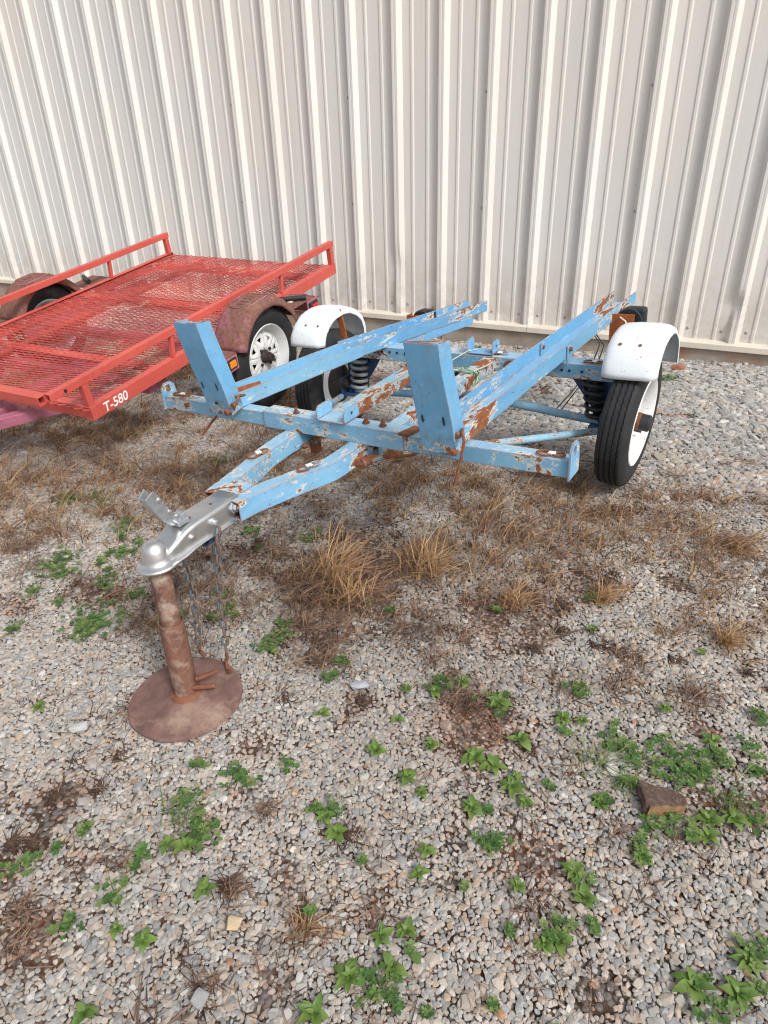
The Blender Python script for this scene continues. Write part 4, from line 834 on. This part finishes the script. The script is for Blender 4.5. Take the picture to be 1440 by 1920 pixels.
# twigs
# ---------------------------------------------------------------- plants
def leaf_mat(name, c1, c2, rough=.5):
    s = NT(name); oi = s.n('ShaderNodeObjectInfo'); k = s.mix(oi.outputs['Random'], c1, c2); k = s.mix(s.ramp(s.noise(120, 4, .6), .4, .7), k, tuple(x * 1.35 for x in c2))
    s.b.inputs['Subsurface Weight'].default_value = 0
    tr = s.n('ShaderNodeBsdfTranslucent'); s.l(k, tr.inputs[0]); mx = s.n('ShaderNodeMixShader'); mx.inputs[0].default_value = .3; s.l(s.b.outputs[0], mx.inputs[1]); s.l(tr.outputs[0], mx.inputs[2]); s.l(mx.outputs[0], s.out.inputs[0])
    return s.fin(k, rough, 0, .4)
ML = leaf_mat('weed_leaf', (.055, .14, .03), (.17, .25, .06))
def leaf_mesh(wid, curl, fold):
    vs = []; n = 6
    for i in range(n + 1):
        t = i / n; w = wid * (math.sin(math.pi * min(1, t ** .75 * 1.02)) ** .8 * .95 + .08 * (1 - t)) * (1 if t < .98 else .3)
        z = curl[0] * t - curl[1] * t * t
        for sx_ in (-1, 0, 1): vs.append((sx_ * w, t, z + (fold * w if sx_ else 0)))
    me = bpy.data.meshes.new('leaf'); me.from_pydata(vs, [], [(i * 3 + j, i * 3 + j + 1, i * 3 + j + 4, i * 3 + j + 3) for i in range(n) for j in range(2)]); me.materials.append(ML); me.shade_smooth(); return me
LM = [leaf_mesh(.24, (.45, .55), .4), leaf_mesh(.29, (.6, .85), .3), leaf_mesh(.20, (.3, .3), .5)]
WEEDS = [(-0.586, 1.049, 1.1), (-0.479, 1.006, 1.2), (-0.434, 0.981, 0.8), (-0.357, 1.122, 1.5), (-0.305, 1.116, 1.5), (-0.248, 1.079, 1.3), (-0.358, 1.315, 1.6), (-0.271, 1.218, 1.5), (-0.192, 1.326, 1), (-0.147, 1.334, 1), (-0.056, 1.117, 1.1), (-0.007, 1.201, 1), (-0.073, 0.932, 1.2), (-0.041, 0.886, 1.2), (-0.607, 0.836, 1), (-0.562, 0.812, 1.1), (-0.747, 0.586, 1), (-0.422, 0.488, 1.3), (-0.395, 0.567, 1.3), (-0.374, 0.655, 1), (-0.334, 0.684, 1), (-0.365, 0.852, 0.9), (-0.358, 0.801, 0.9), (-0.313, 0.989, 1.2), (0.165, 1.166, 1.5), (0.211, 1.193, 1.3), (0.163, 1.123, 1.1), (0.167, 0.809, 1.7), (0.239, 0.828, 1.7), (0.249, 0.891, 1.3), (0.153, 1.397, 1), (-1.507, 0.808, 1), (-0.79, 0.454, 1), (-0.797, 0.313, 1), (-0.856, 0.449, 0.8), (-0.849, 0.648, 1.4), (-0.889, 0.637, 1), (-0.774, 1.098, 1), (-0.471, 1.349, 1), (-0.528, 1.285, 1.1), (-0.581, 1.16, 0.8), (-0.467, 1.115, 0.9), (0.035, 1.457, 0.8), (-0.208, 1.05, 1), (-0.33, 0.612, 1.2), (-0.168, 0.858, 0.8), (0.049, 1.025, 0.9), (-0.089, 0.77, 0.9), (-0.063, 0.787, 1)]
LAND = [('dark wood chunk', .061, 1.173), ('rusty foot disc', -1.172, 1.022), ('tan chip', -.648, .555), ('red earth patch', -.368, 1.21), ('flat bluish stone', -.727, 1.227), ('long pale stone', -1.34, .80)]
r = random.Random(11); info = {}
for i, (x, y, sc) in enumerate(WEEDS):
    ln, lx, ly = min(LAND, key=lambda q: (q[1] - x) ** 2 + (q[2] - y) ** 2); dx, dy = x - lx, y - ly
    an = math.degrees(math.atan2(dy, dx)) % 360; dr = ['right of', 'behind and right of', 'behind', 'behind and left of', 'left of', 'in front and left of', 'in front of', 'in front and right of'][int(((an + 22.5) % 360) // 45)]
    info.setdefault((ln, dr), []).append((math.hypot(dx, dy), i))
LAB = {}
for (ln, dr), L_ in info.items():
    for k, (_, i) in enumerate(sorted(L_)):
        sc = WEEDS[i][2]; sz = 'tiny' if sc < .95 else 'small' if sc < 1.15 else 'medium' if sc < 1.45 else 'large'
        LAB[i] = f"{sz} green weed, {['nearest', 'second', 'third', 'fourth', 'fifth', 'sixth', 'seventh', 'eighth', 'ninth', 'tenth'][k] if len(L_) > 1 else 'only'} one {dr} the {ln}"
for i, (x, y, sc) in enumerate(WEEDS):
    lab = LAB[i]
    e = empty('weed', Matrix.Translation((x, y, gz(x, y) + .004)), label=lab, cat='weed', group='green leafy weeds growing through the gravel')
    nl = r.randint(8, 13); sc = min(sc, 1.35); a0 = r.uniform(0, 6)
    for k in range(nl):
        o = bpy.data.objects.new('leaf', LM[r.randrange(3)]); COL.objects.link(o); o.parent = e; inner = k >= nl * .65
        L_ = .025 * sc * (r.uniform(.8, 1.2)) * (.6 if inner else 1.); o.scale = (L_ * r.uniform(.9, 1.25), L_, L_)
        o.rotation_euler = (rad(r.uniform(28, 55) if inner else r.uniform(2, 26)), r.uniform(-.2, .2), a0 + k * 2.4 + r.uniform(-.3, .3)); o.location = (0, 0, .004 + .003 * inner)
# blades: dry and green grass, straw litter
def blade_obj(name, B, mat, kind='stuff', **kw):
    B = np.array(B, float); n = len(B); x, y, z, az, h, lean, w, crv, tn = B.T; ts = np.array([0, .25, .5, .75, 1.]); ca, sa = np.cos(az), np.sin(az); K = len(ts)
    sd_ = R.normal(0, .35, n) * np.hypot(h, lean); kink = R.uniform(.3, 1.5, n)
    V = np.zeros((n, K * 2, 3)); z0 = np.zeros(n)
    for i, t in enumerate(ts):
        d = lean * (t * (1 - crv) + t * t * crv); hh = h * (t - .6 * crv * t ** 2.5); ww = w * (1 - t ** 1.5 * .85) * .5
        lat = sd_ * t ** (1 + kink)
        cx = x + ca * d - sa * lat; cy = y + sa * d + ca * lat; cz = z + hh
        tw = az + t * kink
        for q, sg in enumerate((-1, 1)): V[:, i * 2 + q] = np.stack([cx - np.sin(tw) * ww * sg, cy + np.cos(tw) * ww * sg, cz + ww * sg * .5], 1)
    F = (np.arange(n)[:, None, None] * (K * 2) + np.array([[2 * i, 2 * i + 1, 2 * i + 3, 2 * i + 2] for i in range(K - 1)])[None]).reshape(-1, 4)
    me = bpy.data.meshes.new(name); me.vertices.add(n * K * 2); me.vertices.foreach_set('co', V.ravel()); me.loops.add(len(F) * 4); me.polygons.add(len(F))
    me.loops.foreach_set('vertex_index', F.ravel().astype(np.int32)); me.polygons.foreach_set('loop_start', np.arange(0, len(F) * 4, 4, dtype=np.int32)); me.polygons.foreach_set('loop_total', np.full(len(F), 4, np.int32)); me.update(calc_edges=True)
    t = me.attributes.new('tone', 'FLOAT', 'POINT'); t.data.foreach_set('value', np.repeat(tn, K * 2).astype(np.float32)); me.materials.append(mat)
    o = bpy.data.objects.new(name, me); COL.objects.link(o); tag(o, kind=kind, **kw); print(name, n); return o
def grass_mat(name, stops):
    s = NT(name); k = s.n('ShaderNodeAttribute'); k.attribute_name = 'tone'; c = s.cr(k.outputs['Fac'], stops)
    tr = s.n('ShaderNodeBsdfTranslucent'); s.l(c, tr.inputs[0]); mx = s.n('ShaderNodeMixShader'); mx.inputs[0].default_value = .25; s.l(s.b.outputs[0], mx.inputs[1]); s.l(tr.outputs[0], mx.inputs[2]); s.l(mx.outputs[0], s.out.inputs[0])
    return s.fin(c, .75, 0, .3)
MDRY = grass_mat('dry_grass', [(0, (.06, .038, .03)), (.3, (.19, .115, .082)), (.5, (.32, .215, .155)), (.62, (.36, .205, .11)), (.85, (.46, .29, .14)), (1, (.58, .43, .24))])
MGRN = grass_mat('green_grass', [(0, (.05, .11, .03)), (.5, (.10, .20, .05)), (1, (.24, .28, .10))])
R = np.random.default_rng(5); dry = []
def tuft(x, y, rad_, n, h, lo, hi, w=.0030, flat=.6, out=None, dirv=None):
    out = dry if out is None else out
    for _ in range(n):
        a = R.uniform(0, 6.28); q = rad_ * math.sqrt(R.random()) * R.uniform(.3, 1.2); bx_, by_ = x + q * math.cos(a), y + q * math.sin(a)
        az = R.uniform(0, 6.28) if dirv is None else dirv + R.normal(0, .75)
        hh = h * min(1.5, R.exponential(.55) + .15); out.append((bx_, by_, gz(bx_, by_) + .002, az, hh, min(.14, (hh + .01) * abs(R.normal(flat, .6))), w * R.uniform(.5, 1.2), R.uniform(.2, 1), R.uniform(lo, hi)))
TUFT = [(-0.835, 1.846, 50, 't'), (-0.752, 1.793, 35, 't'), (-1.193, 1.575, 50, 'b'), (-1.57, 1.878, 40, 'b'), (-1.325, 1.849, 60, 'b'), (-1.171, 1.907, 60, 'b'), (-1.053, 2.032, 60, 'b'), (-1.036, 1.397, 50, 'b'), (-0.904, 1.37, 50, 'b'), (-0.892, 1.629, 60, 'b'), (-0.886, 1.277, 30, 'b'), (-0.493, 1.696, 60, 'b'), (-0.416, 1.784, 40, 'b'), (-0.196, 1.844, 30, 't'), (0.158, 1.782, 25, 't'), (-0.451, 1.727, 40, 't'), (-2.11, 1.257, 50, 'b'), (-1.853, 1.267, 50, 'b'), (-1.856, 1.048, 35, 'b'), (-2.241, 1.389, 40, 'b'), (-1.529, 1.164, 25, 'b'), (-0.952, 0.56, 30, 'b'), (-0.845, 0.678, 30, 'b'), (-0.694, 0.607, 20, 'b'), (-0.625, 0.445, 30, 'b'), (-0.349, 0.573, 50, 'b'), (-0.338, 1.039, 60, 'b'), (-0.223, 0.999, 40, 'b'), (-0.151, 1.186, 50, 'b'), (0.117, 1.11, 60, 'b'), (-0.017, 1.063, 40, 'b'), (-0.122, 0.85, 50, 'b'), (-0.463, 1.295, 50, 'b'), (0.098, 1.534, 50, 'b'), (-0.076, 1.611, 40, 'b'), (-1.013, 0.326, 40, 'b'), (-1.075, 0.401, 30, 'b'), (-0.068, 0.764, 70, 'b'), (-0.397, 0.666, 40, 'b'), (-1.263, 0.912, 30, 'b'), (-0.742, 0.799, 20, 'b'), (-1.45, 1.45, 50, 'b'), (-.7, 1.5, 60, 'b'), (-1.0, 1.8, 80, 'b')]
for x, y, r_, k in TUFT:
    rm = r_ * math.hypot(x, y, 1.3) / 1292
    if k == 't': tuft(x, y, rm * .6, 220, .075, .55, 1., .003, .7)
    else: tuft(x, y, rm, 170 if y > 1.25 else 80, .030 if y > 1.25 else .014, .0, .6, .0026, 1.8)
# scattered wiry dead weeds over the gravel, thicker under the trailers
def band(n, x0, x1, y0, y1, dens, h, lo, hi, fl):
    for _ in range(n):
        x, y = R.uniform(x0, x1), R.uniform(y0, y1)
        if R.random() < dens(x, y): tuft(x, y, .045, int(R.integers(10, 26)), h * R.uniform(.6, 1.3), lo, hi, .0036, fl)
nz = lambda x, y: float(fbm(x, y, 2.2, 40))
under = lambda x, y: max(math.exp(-((y - 2.12) / .30) ** 2) * (1 if -2.9 < x < .15 else 0), .9 * (1 if (-2.2 < x < -1.95 and 1.9 < y < 3.2) else 0), .9 * math.exp(-((y - 1.75) / .35) ** 2) * (x < -1.75), .8 * (1 if (-1.9 < x < -.4 and 2.2 < y < 2.75) else 0), .85 * (1 if x < -2.1 and y > 1.9 and y < 3.7 else 0))
band(5200, -4.0, .3, 1.3, 3.7, lambda x, y: under(x, y) * min(1, .15 + max(0, nz(x, y) - .36) * 4), .075, .1, .98, .7)
band(800, -.6, .9, 1.4, 3.0, lambda x, y: max(0, nz(x, y) - .47) * 3.2, .045, .1, .85, 1.)
band(700, -2.9, -.9, 1.15, 2.1, lambda x, y: max(0, nz(x, y) - .46) * 3.5, .045, .1, .7, .9)
band(260, -1.3, .6, .3, 1.6, lambda x, y: max(0, nz(x, y) - .52) * 2.6, .010, .0, .55, 3.)
band(900, -1.7, -.4, 1.15, 2.05, lambda x, y: max(0, 1.15 * math.exp(-((x + 1.03) / .36) ** 2 - ((y - 1.58) / .28) ** 2) * (.35 + 1.1 * nz(x * 2, y * 2)) - .12), .038, .0, .68, 1.1)
# flat straw litter
N = 22000; lx = R.uniform(-3.6, 1., N); ly = R.uniform(.15, 3.2, N); keep = R.random(N) < np.clip((fbm(lx, ly, 3.1, 12) - .45) * 3.2 + soil(lx, ly) * .5, .03, .9); lx, ly = lx[keep], ly[keep]; lz = g(lx, ly) + .009
for x, y, z in zip(lx, ly, lz): dry.append((x, y, z, R.uniform(0, 6.28), R.uniform(-.002, .01), R.uniform(.02, .075), R.uniform(.0012, .0026), R.uniform(0, .6), R.uniform(.0, .6)))
for _ in range(150):   # dark matted crumbs of dead growth
    x, y = R.uniform(-1.9, .5), R.uniform(.25, 2.0)
    if soil(x, y) > .15 or R.random() < .3: tuft(x, y, R.uniform(.008, .03), int(R.integers(25, 80)), .008, 0, .22, .0045, 1.5)
blade_obj('dry_grass', dry, MDRY)
for (x, y, n, h, rr, lab, dv) in [(-1.055, 1.628, 420, .15, .07, 'tallest golden tuft of dead grass standing in the middle of the gravel', .6), (-.94, 1.56, 300, .11, .07, 'golden dead grass leaning just right of the tallest tuft', 2.6), (-.78, 1.80, 520, .10, .075, 'arching straw-coloured tuft in front of the blue crossbar', 2.2), (.16, 2.29, 260, .07, .06, 'low straw-coloured tuft at the right edge below the tyre', None), (-.516, .612, 170, .030, .028, 'small golden dead tuft near the bottom centre of the gravel', None)]:
    L_ = []; tuft(x, y, rr, n // 2, h, .5, 1., .0042, .8, L_, dv); tuft(x, y, rr * 1.5, n // 2, h * .7, .2, .95, .0036, 1.3, L_); tuft(x, y, rr * 2.4, int(n * .8), h * .35, .0, .6, .0028, 1.8, L_)
    blade_obj('grass_tuft', L_, MDRY, None, label=lab, cat='grass tuft', group='golden tufts of dead grass')
# low green cover and green blades
GCOV = [(-2.373, 1.688, 22), (-2.293, 1.746, 12), (-2.019, 1.297, 30), (-2.047, 1.358, 20), (-1.972, 1.165, 14), (-1.656, 1.151, 40), (-1.662, 1.091, 25), (-1.86, 1.476, 18), (-1.772, 1.336, 20), (-1.862, 1.003, 14), (-1.499, 1.78, 15), (-1.266, 1.831, 18), (-1.055, 1.335, 22), (-1.066, 1.265, 20), (-0.824, 1.232, 14), (-1.346, 1.418, 14), (-1.276, 1.356, 16), (-0.828, 1.301, 15), (-0.53, 1.309, 16), (-0.17, 1.439, 20), (-0.365, 1.315, 22), (-0.837, 0.696, 28), (-0.865, 0.841, 18), (-0.82, 0.844, 14), (-0.938, 0.742, 14), (-0.964, 0.831, 10), (-0.049, 1.3, 20), (-0.009, 1.282, 20), (0.088, 1.275, 40), (0.131, 1.31, 30), (0.044, 1.34, 15), (0.162, 1.358, 20), (0.228, 1.404, 12), (0.096, 1.113, 25), (0.042, 1.035, 18), (0.257, 1.2, 16), (-0.077, 0.802, 18), (-0.174, 1.281, 10), (0.212, 0.788, 25), (0.265, 0.928, 20), (-0.949, 0.412, 14), (-0.914, 0.5, 18), (-0.92, 0.575, 16), (-1.157, 0.439, 12), (-1.135, 0.476, 12), (-1.635, 1.297, 14), (0.254, 1.524, 14), (-0.26, 0.913, 14), (-0.233, 0.938, 12), (-0.311, 0.572, 20), (-0.349, 0.573, 20), (-0.606, 0.859, 16), (-0.275, 4.018, 16), (-1.489, 4.299, 8), (-1.997, 2.218, 16), (-2.603, 2.302, 10), (-0.226, 1.832, 10), (-0.763, 0.92, 12), (-0.055, 0.928, 14)]
V, F, T = [], [], []; GB = []
for _ in range(110):
    x, y = R.uniform(-2.2, .55), R.uniform(.3, 1.75)
    if fbm(x, y, 1.7, 60) > .5 or R.random() < .12: GCOV.append((x, y, R.uniform(3, 9)))
for x, y, r_ in GCOV:
    rm = r_ * math.hypot(x, y, 1.3) / 1292 * 1.15
    for _ in range(int(7 + 12000 * rm * rm)):
        a = R.uniform(0, 6.28); q = rm * R.random() ** .7 * R.uniform(.7, 1.7); cx, cy = x + q * math.cos(a), y + q * math.sin(a); cz = gz(cx, cy) + R.uniform(.010, .018)
        tn = R.uniform(0, .9); nl = int(R.integers(4, 8)); L_ = R.uniform(.006, .014)
        for k in range(nl):
            b_ = a + k * 6.28 / nl + R.uniform(-.3, .3); dx, dy = math.cos(b_), math.sin(b_); k0 = len(V); u = R.uniform(-.1, .5)
            V += [(cx, cy, cz), (cx + dx * L_ * .6 - dy * L_ * .32, cy + dy * L_ * .6 + dx * L_ * .32, cz + L_ * u * .7), (cx + dx * L_, cy + dy * L_, cz + L_ * u), (cx + dx * L_ * .6 + dy * L_ * .32, cy + dy * L_ * .6 - dx * L_ * .32, cz + L_ * u * .7)]
            F.append((k0, k0 + 1, k0 + 2, k0 + 3)); T += [tn] * 4
    tuft(x, y, rm, 14 if r_ > 12 else 3, .03, 0, 1, .0018, .9, GB)
me = bpy.data.meshes.new('ground_cover'); me.from_pydata(V, [], F); t = me.attributes.new('tone', 'FLOAT', 'POINT'); t.data.foreach_set('value', np.array(T, np.float32)); me.materials.append(MGRN)
o = bpy.data.objects.new('ground_cover', me); COL.objects.link(o); tag(o, kind='stuff')
for x, y in ((-.03, 1.19), (-.10, 1.23), (-1.99, 1.6), (-2.2, 1.72), (-.92, .70), (.2, 1.23)): tuft(x, y, .05, 90, .05, .3, 1, .002, .9, GB)
blade_obj('green_grass', GB, MGRN)
for o in bpy.data.objects:
    if o.parent is None and o.get('category') is None and o.get('kind') is None and o.type in {'MESH'}: print('UNTAGGED', o.name)
